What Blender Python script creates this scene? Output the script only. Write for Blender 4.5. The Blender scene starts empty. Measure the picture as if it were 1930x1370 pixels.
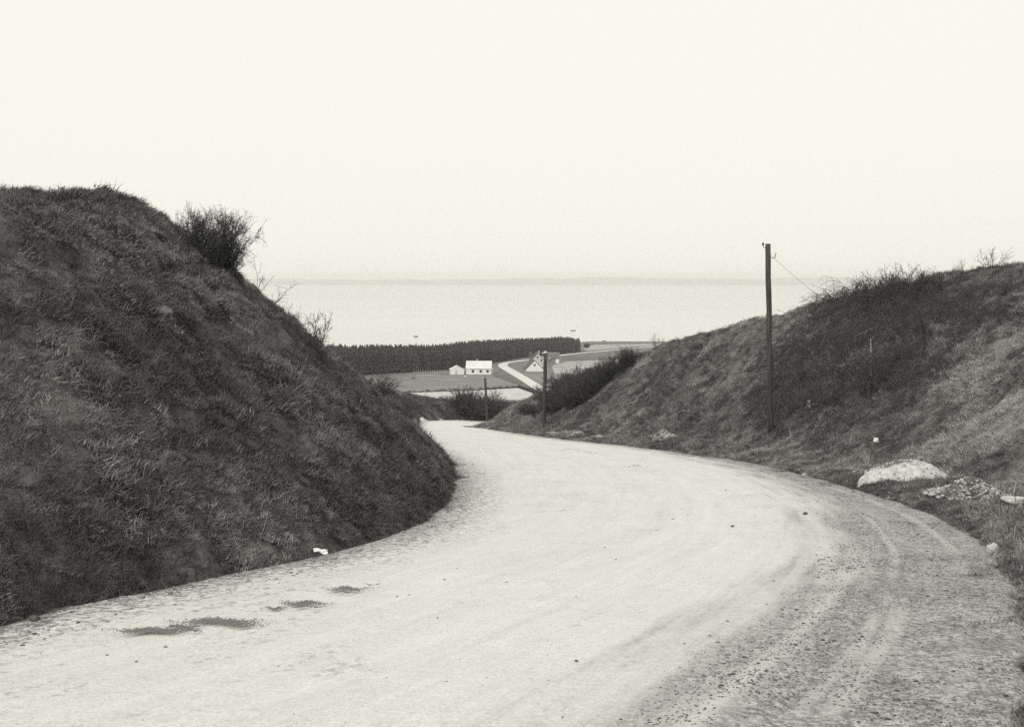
import bpy, math, random
import numpy as np
from mathutils import Matrix, Vector, Euler

S = bpy.context.scene
COL = S.collection
rng = np.random.default_rng(7)
random.seed(7)

# ------------------------------------------------------------------ camera, sky, sun, exposure
EYE = 1.6                      # eye height above the road, metres
F, CX, HY = 2000.0, 965.0, 527.0   # focal length and horizon in photograph pixels (1930 wide)
cam = bpy.data.objects.new('camera', bpy.data.cameras.new('camera'))
COL.objects.link(cam)
cam.location = (0, 0, EYE)
cam.rotation_euler = (math.radians(90), 0, 0)
cam.data.sensor_width = 36.0
cam.data.lens = 36.0 * F / 1930.0
cam.data.shift_y = (HY - 685.0) / 1930.0
cam.data.clip_start, cam.data.clip_end = 0.1, 40000
S.camera = cam

SUN_EL, SUN_AZ = math.radians(36), math.radians(208)    # azimuth clockwise from +Y: behind the camera, to its left
W = bpy.data.worlds.new('World'); S.world = W
W.use_nodes = True
nt = W.node_tree; nt.nodes.clear()
def wn(t, **k):
    n = nt.nodes.new(t)
    for a, b in k.items(): setattr(n, a, b)
    return n
sky = wn('ShaderNodeTexSky', sky_type='NISHITA', sun_disc=False, sun_elevation=SUN_EL, sun_rotation=SUN_AZ, dust_density=4.0)
bw = wn('ShaderNodeRGBToBW')
sc_ = wn('ShaderNodeMath', operation='MULTIPLY'); sc_.inputs[1].default_value = 0.09
cl_ = wn('ShaderNodeMath', operation='MINIMUM'); cl_.inputs[1].default_value = 1.1
tint = wn('ShaderNodeMix', data_type='RGBA', blend_type='MULTIPLY'); tint.inputs[0].default_value = 1.0
tint.inputs[7].default_value = (1.0, 0.975, 0.87, 1)
ov = wn('ShaderNodeMix', data_type='RGBA'); ov.inputs[0].default_value = 0.93
ov.inputs[7].default_value = (0.938, 0.918, 0.836, 1)      # even white overcast
bg = wn('ShaderNodeBackground'); bg.inputs[1].default_value = 1.0
wo = wn('ShaderNodeOutputWorld')
L = nt.links.new
L(sky.outputs[0], bw.inputs[0]); L(bw.outputs[0], sc_.inputs[0]); L(sc_.outputs[0], cl_.inputs[0])
L(cl_.outputs[0], tint.inputs[6]); L(tint.outputs[2], ov.inputs[6]); L(ov.outputs[2], bg.inputs[0]); L(bg.outputs[0], wo.inputs[0])

sd = bpy.data.lights.new('sun', 'SUN'); sd.energy = 1.5; sd.angle = math.radians(14); sd.color = (1, 0.96, 0.88)
sun = bpy.data.objects.new('sun', sd); COL.objects.link(sun)
dv = Vector((math.sin(SUN_AZ) * math.cos(SUN_EL), math.cos(SUN_AZ) * math.cos(SUN_EL), math.sin(SUN_EL)))
sun.rotation_euler = dv.to_track_quat('Z', 'Y').to_euler()

S.view_settings.view_transform = 'Standard'
S.view_settings.look = 'None'
S.view_settings.exposure = 0.12
S.view_settings.gamma = 1.0
S.view_settings.use_curve_mapping = False
S.render.engine = 'CYCLES'
S.cycles.use_denoising = False
S.cycles.denoiser = 'OPENIMAGEDENOISE'
S.cycles.denoising_input_passes = 'RGB_ALBEDO_NORMAL'
S.cycles.denoising_prefilter = 'ACCURATE'
S.cycles.max_bounces = 14
S.cycles.diffuse_bounces = 3
S.cycles.volume_bounces = 10
S.cycles.filter_width = 1.5

# ------------------------------------------------------------------ small helpers
def tag(o, label=None, cat=None, group=None, kind=None):
    if label: o['label'] = label
    if cat: o['category'] = cat
    if group: o['group'] = group
    if kind: o['kind'] = kind
    return o

def link(name, data, parent=None):
    o = bpy.data.objects.new(name, data); COL.objects.link(o)
    if parent: o.parent = parent
    return o

def thing(name, loc, label, cat, group=None, rz=0.0):
    o = link(name, None); o.location = loc; o.rotation_euler = (0, 0, rz); o.empty_display_size = 0.2
    return tag(o, label, cat, group)

def copy_tree(o, parent=None):
    c = o.copy(); COL.objects.link(c); c.parent = parent
    for ch in [x for x in bpy.data.objects if x.parent == o]:
        copy_tree(ch, c)
    return c

def mesh_np(name, v, f, mat=None, smooth=False):
    """v (n,3), f (m,k) all faces with k corners"""
    v = np.asarray(v, np.float32); f = np.asarray(f, np.int32)
    me = bpy.data.meshes.new(name)
    me.vertices.add(len(v)); me.vertices.foreach_set('co', v.ravel())
    k = f.shape[1]
    me.loops.add(f.size); me.loops.foreach_set('vertex_index', f.ravel())
    me.polygons.add(len(f))
    me.polygons.foreach_set('loop_start', np.arange(0, f.size, k, dtype=np.int32))
    me.update(calc_edges=True)
    if smooth: me.polygons.foreach_set('use_smooth', np.ones(len(f), bool))
    if mat: me.materials.append(mat)
    return me

class MB:
    """collects boxes, prisms and tubes into one mesh"""
    def __init__(s): s.v, s.f = [], []
    def add(s, v, f):
        n = len(s.v); s.v += [tuple(map(float, p)) for p in v]; s.f += [tuple(i + n for i in q) for q in f]; return s
    def box(s, x0, x1, y0, y1, z0, z1):
        v = [(x, y, z) for z in (z0, z1) for y in (y0, y1) for x in (x0, x1)]
        return s.add(v, [(0, 2, 3, 1), (4, 5, 7, 6), (0, 1, 5, 4), (2, 6, 7, 3), (0, 4, 6, 2), (1, 3, 7, 5)])
    def prism(s, poly, axis, a, b):
        """poly of 2D points (counter clockwise) extruded along axis from a to b"""
        n = len(poly)
        def p3(p, t): return (t, p[0], p[1]) if axis == 'x' else ((p[0], t, p[1]) if axis == 'y' else (p[0], p[1], t))
        v = [p3(p, a) for p in poly] + [p3(p, b) for p in poly]
        f = [tuple(range(n)), tuple(range(2 * n - 1, n - 1, -1))] + [(i, i + n, (i + 1) % n + n, (i + 1) % n) for i in range(n)]
        return s.add(v, f)
    def tube(s, pts, rad, n=8, cap=True):
        pts = [Vector(p) for p in pts]; rings = []
        for i, p in enumerate(pts):
            d = (pts[min(i + 1, len(pts) - 1)] - pts[max(i - 1, 0)]).normalized()
            a = d.orthogonal().normalized() if abs(d.z) < 0.99 else Vector((1, 0, 0)); b = d.cross(a).normalized(); a = b.cross(d)
            r = rad[i] if isinstance(rad, (list, tuple)) else rad
            rings.append([p + (a * math.cos(2 * math.pi * k / n) + b * math.sin(2 * math.pi * k / n)) * r for k in range(n)])
        v = [q for ring in rings for q in ring]
        f = [(i * n + k, i * n + (k + 1) % n, (i + 1) * n + (k + 1) % n, (i + 1) * n + k) for i in range(len(pts) - 1) for k in range(n)]
        if cap: f += [tuple(reversed(range(n))), tuple((len(pts) - 1) * n + k for k in range(n))]
        return s.add(v, f)
    def build(s, name, mat, parent=None, smooth=False, bevel=0.0):
        me = bpy.data.meshes.new(name); me.from_pydata(s.v, [], s.f); me.update()
        import bmesh
        bm = bmesh.new(); bm.from_mesh(me); bmesh.ops.recalc_face_normals(bm, faces=bm.faces)
        if bevel: bmesh.ops.bevel(bm, geom=bm.edges[:], offset=bevel, segments=1, affect='EDGES')
        bm.to_mesh(me); bm.free()
        if smooth: me.polygons.foreach_set('use_smooth', [True] * len(me.polygons))
        me.materials.append(mat)
        return link(name, me, parent)

# value noise ----------------------------------------------------------------
def _hash(ix, iy, seed):
    h = (ix.astype(np.int64) * 374761393 + iy.astype(np.int64) * 668265263 + seed * 974634777) & 0x7fffffff
    h = ((h ^ (h >> 13)) * 1274126177) & 0x7fffffff
    return ((h ^ (h >> 16)) & 0xffff) / 65535.0
def vnoise(x, y, seed=0):
    ix, iy = np.floor(x), np.floor(y); fx, fy = x - ix, y - iy
    fx = fx * fx * (3 - 2 * fx); fy = fy * fy * (3 - 2 * fy)
    a, b, c, d = _hash(ix, iy, seed), _hash(ix + 1, iy, seed), _hash(ix, iy + 1, seed), _hash(ix + 1, iy + 1, seed)
    return (a + (b - a) * fx + (c - a) * fy + (a - b - c + d) * fx * fy) * 2 - 1
def fbm(x, y, seed=0, octv=3, gain=0.5):
    t, a = 0, 1.0
    for i in range(octv):
        ca, sa = math.cos(i * 1.1 + .4), math.sin(i * 1.1 + .4)
        t = t + a * vnoise((x * ca - y * sa) * 2 ** i, (x * sa + y * ca) * 2 ** i, seed + i * 17); a *= gain
    return t
def sstep(a, b, x):
    t = np.clip((x - a) / (b - a), 0, 1); return t * t * (3 - 2 * t)

# ------------------------------------------------------------------ materials
MATS = {}
def mat_new(name):
    m = bpy.data.materials.new(name); m.use_nodes = True
    m.node_tree.nodes.clear(); MATS[name] = m
    return m
class NT:
    def __init__(s, m): s.t = m.node_tree
    def n(s, typ, ins=None, **k):
        nd = s.t.nodes.new(typ)
        for a, b in k.items(): setattr(nd, a, b)
        for i, v in (ins or {}).items():
            if isinstance(v, bpy.types.NodeSocket): s.t.links.new(v, nd.inputs[i])
            else: nd.inputs[i].default_value = v
        return nd
    def noise(s, vec, scale, detail=4, rough=0.6, dist=0.0):
        ins = {'Scale': scale, 'Detail': detail, 'Roughness': rough, 'Distortion': dist}
        if vec is not None: ins['Vector'] = vec
        return s.n('ShaderNodeTexNoise', ins).outputs[0]
    def ramp(s, fac, a, b, ca=0.0, cb=1.0):
        return s.n('ShaderNodeMapRange', {0: fac, 1: a, 2: b, 3: ca, 4: cb}, interpolation_type='SMOOTHSTEP').outputs[0]
    def math(s, op, a, b=0.0):
        return s.n('ShaderNodeMath', {0: a, 1: b}, operation=op).outputs[0]
    def mix(s, fac, a, b):
        return s.n('ShaderNodeMix', {0: fac, 2: a, 3: b}).outputs[0]
    def grey(s, val, warm=(1.0, 0.995, 0.985)):
        c = s.n('ShaderNodeCombineColor')
        for i in range(3): s.t.links.new(s.math('MULTIPLY', val, warm[i]), c.inputs[i])
        return c.outputs[0]
    def attr(s, name): return s.n('ShaderNodeAttribute', attribute_name=name).outputs['Fac']
    def pos(s): return s.n('ShaderNodeNewGeometry').outputs['Position']
    def obj(s): return s.n('ShaderNodeTexCoord').outputs['Object']
    def out(s, col, rough=0.9, bump=None, bstr=0.3, bdist=0.05, spec=0.2):
        b = s.n('ShaderNodeBsdfPrincipled', {'Base Color': col, 'Roughness': rough, 'Specular IOR Level': spec})
        if bump is not None:
            bp = s.n('ShaderNodeBump', {'Strength': bstr, 'Distance': bdist, 'Height': bump})
            s.t.links.new(bp.outputs[0], b.inputs['Normal'])
        o = s.n('ShaderNodeOutputMaterial'); s.t.links.new(b.outputs[0], o.inputs[0])

def simple(name, lo, hi, scale=3.0, detail=5, bstr=0.3, bdist=0.03, rough=0.9, world=False, warm=(1.0, 0.995, 0.985), spec=0.2):
    m = mat_new(name); t = NT(m)
    v = t.noise(t.pos() if world else t.obj(), scale, detail, 0.65)
    f = t.ramp(v, 0.3, 0.7, lo, hi)
    t.out(t.grey(f, warm), rough, v, bstr, bdist, spec)
    return m

def make_grass(name, dark, pale, bias, straw=False):
    """winter grass blades: tone varies in patches over the ground and from tuft to tuft"""
    m = mat_new(name); t = NT(m)
    p = t.pos()
    a = t.noise(p, 0.35, 3, 0.6); b = t.noise(p, 2.6, 6, 0.75)
    r = t.n('ShaderNodeObjectInfo').outputs['Random']
    k = t.math('ADD', t.math('ADD', t.math('ADD', t.math('MULTIPLY', a, 0.85), -0.15), t.math('MULTIPLY', b, 0.75)), t.math('MULTIPLY', r, 0.30))
    f = t.ramp(k, 0.60 + bias, 1.02 + bias, 0.0, 1.0)
    f2 = t.math('POWER', f, 1.5)
    if straw:
        sx = t.n('ShaderNodeSeparateXYZ', {0: p})
        q = t.math('MULTIPLY', t.ramp(sx.outputs[0], 7.0, 11.0), t.ramp(sx.outputs[1], 34, 20))
        f2 = t.math('ADD', f2, t.math('MULTIPLY', q, t.ramp(t.math('ADD', a, t.math('MULTIPLY', b, 0.8)), 0.70, 1.05, 0.08, 0.75)))
    t.out(t.grey(t.mix(f2, dark, pale), (1.0, 0.985, 0.97)), 0.85, spec=0.15)
    return m

def make_ground():
    m = mat_new('hillside_turf'); t = NT(m)
    p = t.pos()
    a = t.noise(p, 0.35, 4, 0.6); b = t.noise(p, 2.6, 6, 0.7); c = t.noise(p, 14.0, 4, 0.7)
    k = t.math('ADD', t.math('MULTIPLY', a, 0.5), t.math('ADD', t.math('MULTIPLY', b, 0.6), t.math('MULTIPLY', c, 0.5)))
    f = t.ramp(t.math('ADD', k, t.math('MULTIPLY', t.math('SUBTRACT', t.noise(p, 60.0, 4, 0.8), 0.5), 0.7)), 0.62, 1.05, 0.045, 0.19)
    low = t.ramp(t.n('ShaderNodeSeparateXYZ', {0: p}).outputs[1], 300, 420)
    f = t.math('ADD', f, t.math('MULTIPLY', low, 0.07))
    pale = t.attr('pale')
    f = t.math('ADD', f, t.math('MULTIPLY', t.math('MULTIPLY', pale, t.ramp(k, 0.55, 1.0)), 0.22))
    h = t.math('ADD', b, t.math('MULTIPLY', c, 0.5))
    t.out(t.grey(f, (1, 0.985, 0.97)), 0.95, h, 0.9, 0.12)
    return m

def make_road():
    m = mat_new('chalk_gravel'); t = NT(m)
    p = t.pos()
    sh, dl, s, dr = t.attr('shoulder'), t.attr('left_edge'), t.attr('along'), t.attr('dr')
    M, A, SUB = (lambda a, b: t.math('MULTIPLY', a, b)), (lambda a, b: t.math('ADD', a, b)), (lambda a, b: t.math('SUBTRACT', a, b))
    def track(ks, kd, z, det=4): return t.noise(t.n('ShaderNodeCombineXYZ', {0: M(s, ks), 1: M(dr, kd), 2: z}).outputs[0], 1.0, det, 0.6)
    streak, streak2, fine = track(0.30, 3.2, 0.0, 5), track(0.13, 1.1, 3.0, 3), track(0.9, 11.0, 7.0, 4)
    n1, n2, n4, n3, n5 = t.noise(p, 0.8, 4, 0.6), t.noise(p, 4.0, 6, 0.72), t.noise(p, 13.0, 5, 0.8), t.noise(p, 38.0, 4, 0.75), t.noise(p, 95.0, 3, 0.7)
    # worn chalk: pale, finely mottled, scuffed along the direction of travel
    chalk = A(0.70, A(M(SUB(n2, 0.5), 0.16), A(M(SUB(n3, 0.5), 0.52), M(SUB(n5, 0.5), 0.40))))
    chalk = A(chalk, A(M(SUB(streak, 0.5), 0.20), M(SUB(fine, 0.5), 0.16)))
    g3 = t.ramp(t.noise(p, 15.0, 3, 0.7), 0.62, 0.68)
    chalk = t.mix(M(g3, 0.28), chalk, 0.30)
    scuff = M(t.ramp(A(n1, M(SUB(streak2, 0.5), 0.9)), 0.50, 0.68), t.ramp(A(n4, M(SUB(fine, 0.5), 0.5)), 0.50, 0.64))
    chalk = t.mix(M(scuff, 0.50), chalk, 0.22)
    specks = t.ramp(n3, 0.64, 0.72)
    chalk = t.mix(M(specks, 0.40), chalk, 0.20)
    # trampled, grubby shoulder
    n6 = t.noise(p, 26.0, 3, 0.7); g1 = t.ramp(t.noise(p, 17.0, 2, 0.6), 0.53, 0.58); g2 = t.ramp(t.noise(p, 9.0, 4, 0.75), 0.56, 0.62)
    mud = A(0.06, A(M(t.ramp(n2, 0.38, 0.62), 0.10), A(M(t.ramp(n4, 0.42, 0.62), 0.16), A(M(t.ramp(n6, 0.46, 0.58), 0.17), M(t.ramp(n5, 0.44, 0.58), 0.15)))))
    mud = t.mix(M(t.ramp(A(n1, M(SUB(n2, 0.5), 0.7)), 0.48, 0.38), 0.30), mud, 0.11)
    mud = t.mix(M(g1, 0.45), mud, 0.40)
    mud = t.mix(M(g2, 0.55), mud, 0.075)
    # wheel ruts: pale packed lines with soil pushed up beside them
    wob = M(SUB(t.noise(t.n('ShaderNodeCombineXYZ', {0: M(s, 0.11), 1: 0.0, 2: 0.0}).outputs[0], 1.0, 3, 0.5), 0.5), 0.45)
    base = mud
    for k, (r0, w0) in enumerate(((0.42, 0.045), (0.78, 0.06), (1.12, 0.04), (1.45, 0.06), (1.85, 0.05))):
        dd = t.math('ABSOLUTE', A(A(dr, M(wob, 0.6 + 0.25 * k)), -r0 + M_OFF[k]))
        brk = t.ramp(track(0.22, 0.4, 11.0 + 5 * k, 3), 0.47, 0.58)
        edge = M(SUB(n4, 0.5), 0.20)
        base = t.mix(M(M(t.ramp(A(dd, edge), w0 * 1.5, w0 * 0.4), brk), 0.72), base, A(0.30, M(n6, 0.4)))
        base = t.mix(M(M(t.ramp(t.math('ABSOLUTE', SUB(A(dd, edge), w0 * 2.2)), w0 * 0.8, 0.0), brk), 0.12), base, 0.12)
    k = A(sh, A(M(SUB(n2, 0.5), 1.5), A(M(SUB(streak, 0.5), 3.0), M(SUB(n4, 0.5), 0.9))))
    col = t.mix(M(t.ramp(k, -0.85, 0.75), 0.93), chalk, base)
    # loose soil and thatch along the bank on the left
    k2 = A(M(dl, 0.42), M(SUB(n4, 0.5), -2.6))
    col = t.mix(M(t.ramp(k2, 0.42, -0.10), 0.85), col, 0.14)
    h = A(n2, A(M(n3, 0.35), M(n4, 0.6)))
    t.out(t.grey(col, (1.0, 0.998, 0.985)), 0.95, h, 0.42, 0.05)
    return m
M_OFF = (0.05, -0.1, 0.1, 0.0, -0.05)

M_GROUND = make_ground()
M_ROAD = make_road()
M_GRASS_L = make_grass('bank_grass_dull', 0.095, 0.32, 0.07)
M_GRASS_R = make_grass('bank_grass_straw', 0.105, 0.42, 0.03, True)
M_TWIG = simple('dark_twig', 0.045, 0.095, 9)
M_TWIGPALE = simple('bleached_twig', 0.055, 0.11, 9)
M_CANE = simple('grey_cane', 0.20, 0.42, 9)
M_POLE = mat_new('tarred_pole_wood')
_t = NT(M_POLE)
_sv = _t.n('ShaderNodeMapping', {0: _t.obj(), 3: (14, 14, 0.7)}).outputs[0]
_w = _t.noise(_sv, 2.0, 6, 0.7)
_t.out(_t.grey(_t.ramp(_w, 0.3, 0.7, 0.03, 0.10)), 0.8, _w, 0.6, 0.02)
M_IRON = simple('dark_iron', 0.02, 0.04, 20, rough=0.5)
M_PORC = simple('white_porcelain', 0.6, 0.75, 8, rough=0.25, bstr=0.02, spec=0.5)
M_CHALK = simple('quarried_chalk', 0.44, 0.74, 9, bstr=0.8, bdist=0.06, detail=8)
M_RUBBLE = simple('mixed_rubble', 0.10, 0.45, 2.5, bstr=0.6)
M_RUBBLECORE = simple('rubble_soil', 0.07, 0.18, 6)
M_STONE = simple('pale_stone', 0.40, 0.62, 6, bstr=0.5)
M_GREYSTONE = simple('grey_fieldstone', 0.16, 0.30, 6, bstr=0.5)
M_DULLSTONE = simple('lichened_stone', 0.08, 0.20, 5, bstr=0.8)
M_CLOD = simple('dark_clod', 0.05, 0.13, 12)
M_SPILL = simple('dull_gravel', 0.13, 0.28, 12)
M_PAPER = simple('white_paper', 0.72, 0.82, 6, bstr=0.05)
M_LIME = simple('limewashed_wall', 0.74, 0.84, 1.2, bstr=0.08)
M_LIMEG = simple('greyed_limewash', 0.46, 0.60, 0.9, bstr=0.08)
M_PALEROOF = simple('pale_cement_roof', 0.62, 0.78, 1.0, bstr=0.1)
M_THATCH = simple('old_thatch', 0.06, 0.13, 3.0, bstr=0.6)
M_TILE = simple('dark_tile_roof', 0.10, 0.17, 4.0, bstr=0.4)
M_BRICK = simple('weathered_brick', 0.16, 0.24, 3.0)
M_GLASS = simple('dark_window_glass', 0.02, 0.03, 2, rough=0.1, bstr=0.0, spec=0.5)
M_WOODPALE = simple('bleached_wood', 0.30, 0.46, 6)
M_PINE = mat_new('pine_needles'); _t = NT(M_PINE)
_t.out(_t.grey(_t.math('MULTIPLY', _t.ramp(_t.noise(_t.pos(), 0.8, 4, 0.6), 0.3, 0.7, 0.04, 0.085), _t.ramp(_t.n('ShaderNodeObjectInfo').outputs['Random'], 0, 1, 0.55, 1.25))), 0.9)
M_PALEFIELD = simple('bare_pale_field', 0.46, 0.60, 0.12, world=True, bstr=0.1)
M_GREYFIELD = simple('winter_ploughland', 0.17, 0.24, 0.10, world=True, bstr=0.1)
M_MEADOW = simple('dry_meadow', 0.30, 0.42, 0.07, world=True, bstr=0.1)
M_FLOOR = simple('needle_litter', 0.035, 0.07, 0.5, world=True)
M_DARKFIELD = simple('dark_heath', 0.10, 0.16, 0.06, world=True, bstr=0.1)
M_FARROAD = simple('far_chalk_gravel', 0.58, 0.70, 0.5, world=True, bstr=0.1)
M_SHORE = simple('far_shore_heath', 0.10, 0.30, 0.004, world=True, bstr=0.0)
M_FARBUSH = simple('pale_garden_bush', 0.12, 0.2, 2.0)
M_HULL = simple('tarred_hull', 0.03, 0.05, 4)

# ------------------------------------------------------------------ the lie of the land (heights below are relative to the eye)
PAIRS = [((-16.5, -19), (-9.6, -22)), ((-11.5, -9), (-5.0, -11.7)), ((-7.2, 0), (-0.9, -2.6)), ((-4.9, 5.2), (1.4, 2.9)), ((-3.37, 8.8), (2.9, 6.0)),
         ((-2.1, 11.5), (4.3, 9.1)), ((-1.38, 14), (5.4, 12.2)), ((-1.10, 18), (6.45, 17.5)), ((-1.28, 24), (6.95, 25)),
         ((-1.8, 30), (6.75, 31)), ((-2.5, 35), (6.1, 36.5)), ((-3.3, 41), (4.9, 43)), ((-4.3, 49), (3.2, 50)), ((-5.6, 60), (1.1, 60)),
         ((-6.6, 73), (-0.6, 70)), ((-7.6, 86), (-2.2, 82)), ((-8.0, 96), (-2.9, 91)), ((-7.0, 103), (-2.6, 97)),
         ((-3.5, 108.5), (-0.8, 102)), ((2, 111.5), (4, 105.5)), ((9, 115), (12, 110)), ((20, 125), (24, 121)), ((31, 140), (36, 136)), ((42, 160), (47, 157))]
def catmull(P, n):
    P = np.array(P, float); out = []
    Q = np.vstack([2 * P[0] - P[1], P, 2 * P[-1] - P[-2]])
    for i in range(len(P) - 1):
        p0, p1, p2, p3 = Q[i:i + 4]
        for t in np.linspace(0, 1, n, endpoint=False):
            out.append(0.5 * ((2 * p1) + (-p0 + p2) * t + (2 * p0 - 5 * p1 + 4 * p2 - p3) * t * t + (-p0 + 3 * p1 - 3 * p2 + p3) * t ** 3))
    out.append(P[-1]); return np.array(out)
EL = catmull([p[0] for p in PAIRS], 14); ER = catmull([p[1] for p in PAIRS], 14)
CL = (EL + ER) / 2
CS = np.concatenate([[0], np.cumsum(np.linalg.norm(np.diff(CL, axis=0), axis=1))])
I0 = int(np.argmin(np.abs(CL[:, 1] - 94)[:len(CL) * 3 // 4])); S0 = CS[I0]
CZ = np.where(CS < S0, -1.6 - 0.12 * CL[:, 1], -1.6 - 0.12 * CL[I0, 1] - 0.125 * (CS - S0))

def sdist(px, py, E):
    """signed distance to polyline E (left of travel positive) and param index along it"""
    a, b = E[:-1], E[1:]; d = b - a; dd = (d ** 2).sum(1)
    best = np.full(px.shape, 1e9); sg = np.zeros(px.shape); ti = np.zeros(px.shape)
    for c in range(0, len(px), 8000):
        x = px[c:c + 8000, None]; y = py[c:c + 8000, None]
        rx, ry = x - a[None, :, 0], y - a[None, :, 1]
        t = np.clip((rx * d[None, :, 0] + ry * d[None, :, 1]) / dd[None], 0, 1)
        qx, qy = rx - t * d[None, :, 0], ry - t * d[None, :, 1]
        q = qx * qx + qy * qy
        j = q.argmin(1); r = np.arange(len(j))
        best[c:c + 8000] = np.sqrt(q[r, j])
        sg[c:c + 8000] = np.where(d[j, 0] * ry[r, j] - d[j, 1] * rx[r, j] > 0, 1, -1)
        ti[c:c + 8000] = j + t[r, j]
    return best * sg, ti

def curve(pts, sig=2.6):
    p = np.array(pts, float); yy = np.arange(-80, 1000, 0.5); v = np.interp(yy, p[:, 0], p[:, 1])
    k = np.exp(-0.5 * (np.arange(-40, 41) * 0.5 / sig) ** 2); k /= k.sum()
    w = np.convolve(np.pad(v, 40, mode='edge'), k, 'valid')
    return lambda y: np.interp(y, yy, w)
def plain(y): return -43.0 - 0.0139 * (y - 400)
NLEFT = curve([(-80, 1.6), (0, 0.48), (11, 0.60), (14, 0.74), (17, 1.07), (20, 1.71), (22, 1.82), (24.5, 1.55), (27, 1.18), (33, 0.45), (40, -0.5), (50, -2.1), (60, -3.5), (70, -5.4), (90, -9.4), (105, -11.6), (112, -12.6), (122, -14.6), (160, -20.5), (250, -30.5), (330, -39.5), (372, -42.61), (1000, -51.34)])
NRIGHT = curve([(-80, 3.0), (0, 1.9), (20, 1.3), (30, 0.85), (38, 0.25), (45, -1.0), (52, -2.3), (60, -3.75), (70, -6.1), (80, -8.4), (90, -10.7), (100, -11.9), (112, -12.9), (122, -15.2), (160, -20.5), (250, -30.5), (330, -39.5), (372, -42.61), (1000, -51.34)])
SEA = -49.2
FURROW = (10.4, 54.2, 6.1, 47.2)

def edge_noise(x, y): return 0.17 * fbm(x / 0.40, y / 0.40, 11, 3) + 0.12 * fbm(x / 3.1, y / 3.1, 12, 2)
def terrain(x, y, detail=True):
    """heights relative to the eye; also the paler-grass mask"""
    x = np.asarray(x, float).ravel(); y = np.asarray(y, float).ravel()
    near = (y < 165) & (np.abs(x) < 75) & (y > -40)
    xm = np.interp(y, CL[:I0, 1], CL[:I0, 0])
    w = sstep(-5, 5, x - xm)
    nat = NLEFT(y) * (1 - w) + NRIGHT(y) * w
    z = nat + 0.0
    hill = 1 - sstep(300, 372, y)
    z += hill * (0.5 * fbm(x / 23, y / 23, 3, 2) * sstep(6, 40, np.abs(x - xm)))
    pale = np.zeros_like(z)
    i = np.where(near)[0]
    if len(i):
        X, Y = x[i], y[i]
        dl, _ = sdist(X, Y, EL); dr, _ = sdist(X, Y, ER); dr = -dr
        dc, ti = sdist(X, Y, CL)
        s = np.interp(ti, np.arange(len(CS)), CS)
        zc = np.interp(ti, np.arange(len(CS)), CZ); yc = np.interp(ti, np.arange(len(CS)), CL[:, 1])
        zr = zc - 0.12 * (Y - yc) * (1 - sstep(S0 - 14, S0, s))
        e = edge_noise(X, Y)
        left = dl > 0; right = dr > 0
        q = np.maximum(dl + e, 0)
        sl = np.interp(Y, [14, 22, 36, 48], [0.90, 0.855, 0.84, 0.86]) + 0.06 * fbm(X / 6, Y / 6, 21, 2)
        zl = zr - 0.10 + 0.30 * (1 - np.exp(-q / 0.14)) + sl * np.maximum(q - 0.15, 0)
        q2 = np.maximum(dr + e, 0)
        verge = np.interp(Y, [0, 10, 24, 36, 60, 80, 95, 110], [1.9, 1.9, 1.5, 1.3, 0.9, 0.7, 0.4, 0.5])
        t = np.maximum(q2 - verge, 0)
        rs = np.interp(Y, [0, 20, 45, 70, 85, 100], [0.72, 0.74, 0.80, 0.84, 0.75, 0.55])
        ramp = rs * (t - 0.5 * (1 - np.exp(-t / 0.5)))
        zrt = zr - 0.10 + 0.20 * (1 - np.exp(-q2 / 0.14)) + 0.07 * q2 + ramp
        zcut = np.where(left, zl, np.where(right, zrt, zr - 0.10))
        k = 0.55
        n0 = z[i]
        h = np.clip(0.5 + 0.5 * (n0 - zcut) / k, 0, 1)
        zz = n0 * (1 - h) + zcut * h - k * h * (1 - h)
        # where the open hillside already lies below the road, the road stands on it
        inside = (~left) & (~right)
        zz = np.where(inside, zr - 0.10, zz)
        dd = np.where(left, q, q2)
        zz = np.where((~inside) & (n0 < zcut), np.where(n0 < zr - 0.1, np.maximum(zz, zr - 0.1 - 0.5 * dd), zz), zz)
        if detail:
            amt = sstep(0.1, 1.2, np.where(left, dl, dr)) * (~inside)
            lump = 0.13 * fbm(X / 1.4, Y / 1.7, 5, 3, 0.55) + 0.115 * (1 - 2 * np.abs(fbm(X / 0.55, Y / 0.7, 6, 2))) + 0.14 * fbm(X / 5.0, Y / 4.0, 9, 2)
            zz = zz + amt * lump * np.where(left, 1.0, 0.72)
        ax_, ay_, bx_, by_ = FURROW
        L2 = (bx_ - ax_) ** 2 + (by_ - ay_) ** 2
        tf = np.clip(((X - ax_) * (bx_ - ax_) + (Y - ay_) * (by_ - ay_)) / L2, 0, 1)
        fd = np.hypot(X - ax_ - tf * (bx_ - ax_), Y - ay_ - tf * (by_ - ay_))
        zz = zz - 0.42 * np.exp(-(fd / 0.40) ** 2) * sstep(0, 0.08, tf) * sstep(1, 0.9, tf)
        z[i] = zz
        pale[i] = np.where(right, sstep(2.0, 4.5, dr) * (1 - sstep(20, 30, Y)) + 0.25, 0.0)
    return z, pale

def gz(x, y): return float(terrain(np.array([x]), np.array([y]))[0][0]) + EYE
def at(px, d):      # a point on the ground seen in column px of the photograph at distance d
    x = (px - CX) / F * d
    return Vector((x, d, gz(x, d)))
def see(px, py, back=0.0, d0=5.5):   # where the line of sight through a photograph pixel first meets the ground
    ds = np.concatenate([np.arange(d0, 60, 0.08), np.arange(60, 160, 0.25)])
    z, _ = terrain((px - CX) / F * ds, ds)
    hit = np.where(HY - z / ds * F <= py)[0]
    d = float(ds[hit[0]]) if len(hit) else 60.0
    return at(px, d + back)
def plain_pt(px, py):   # point of the flat coastal plain
    d = 74880.0 / (py - 527 - 27.8)
    return ((px - CX) / F * d, d, plain(d) + EYE)

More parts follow.
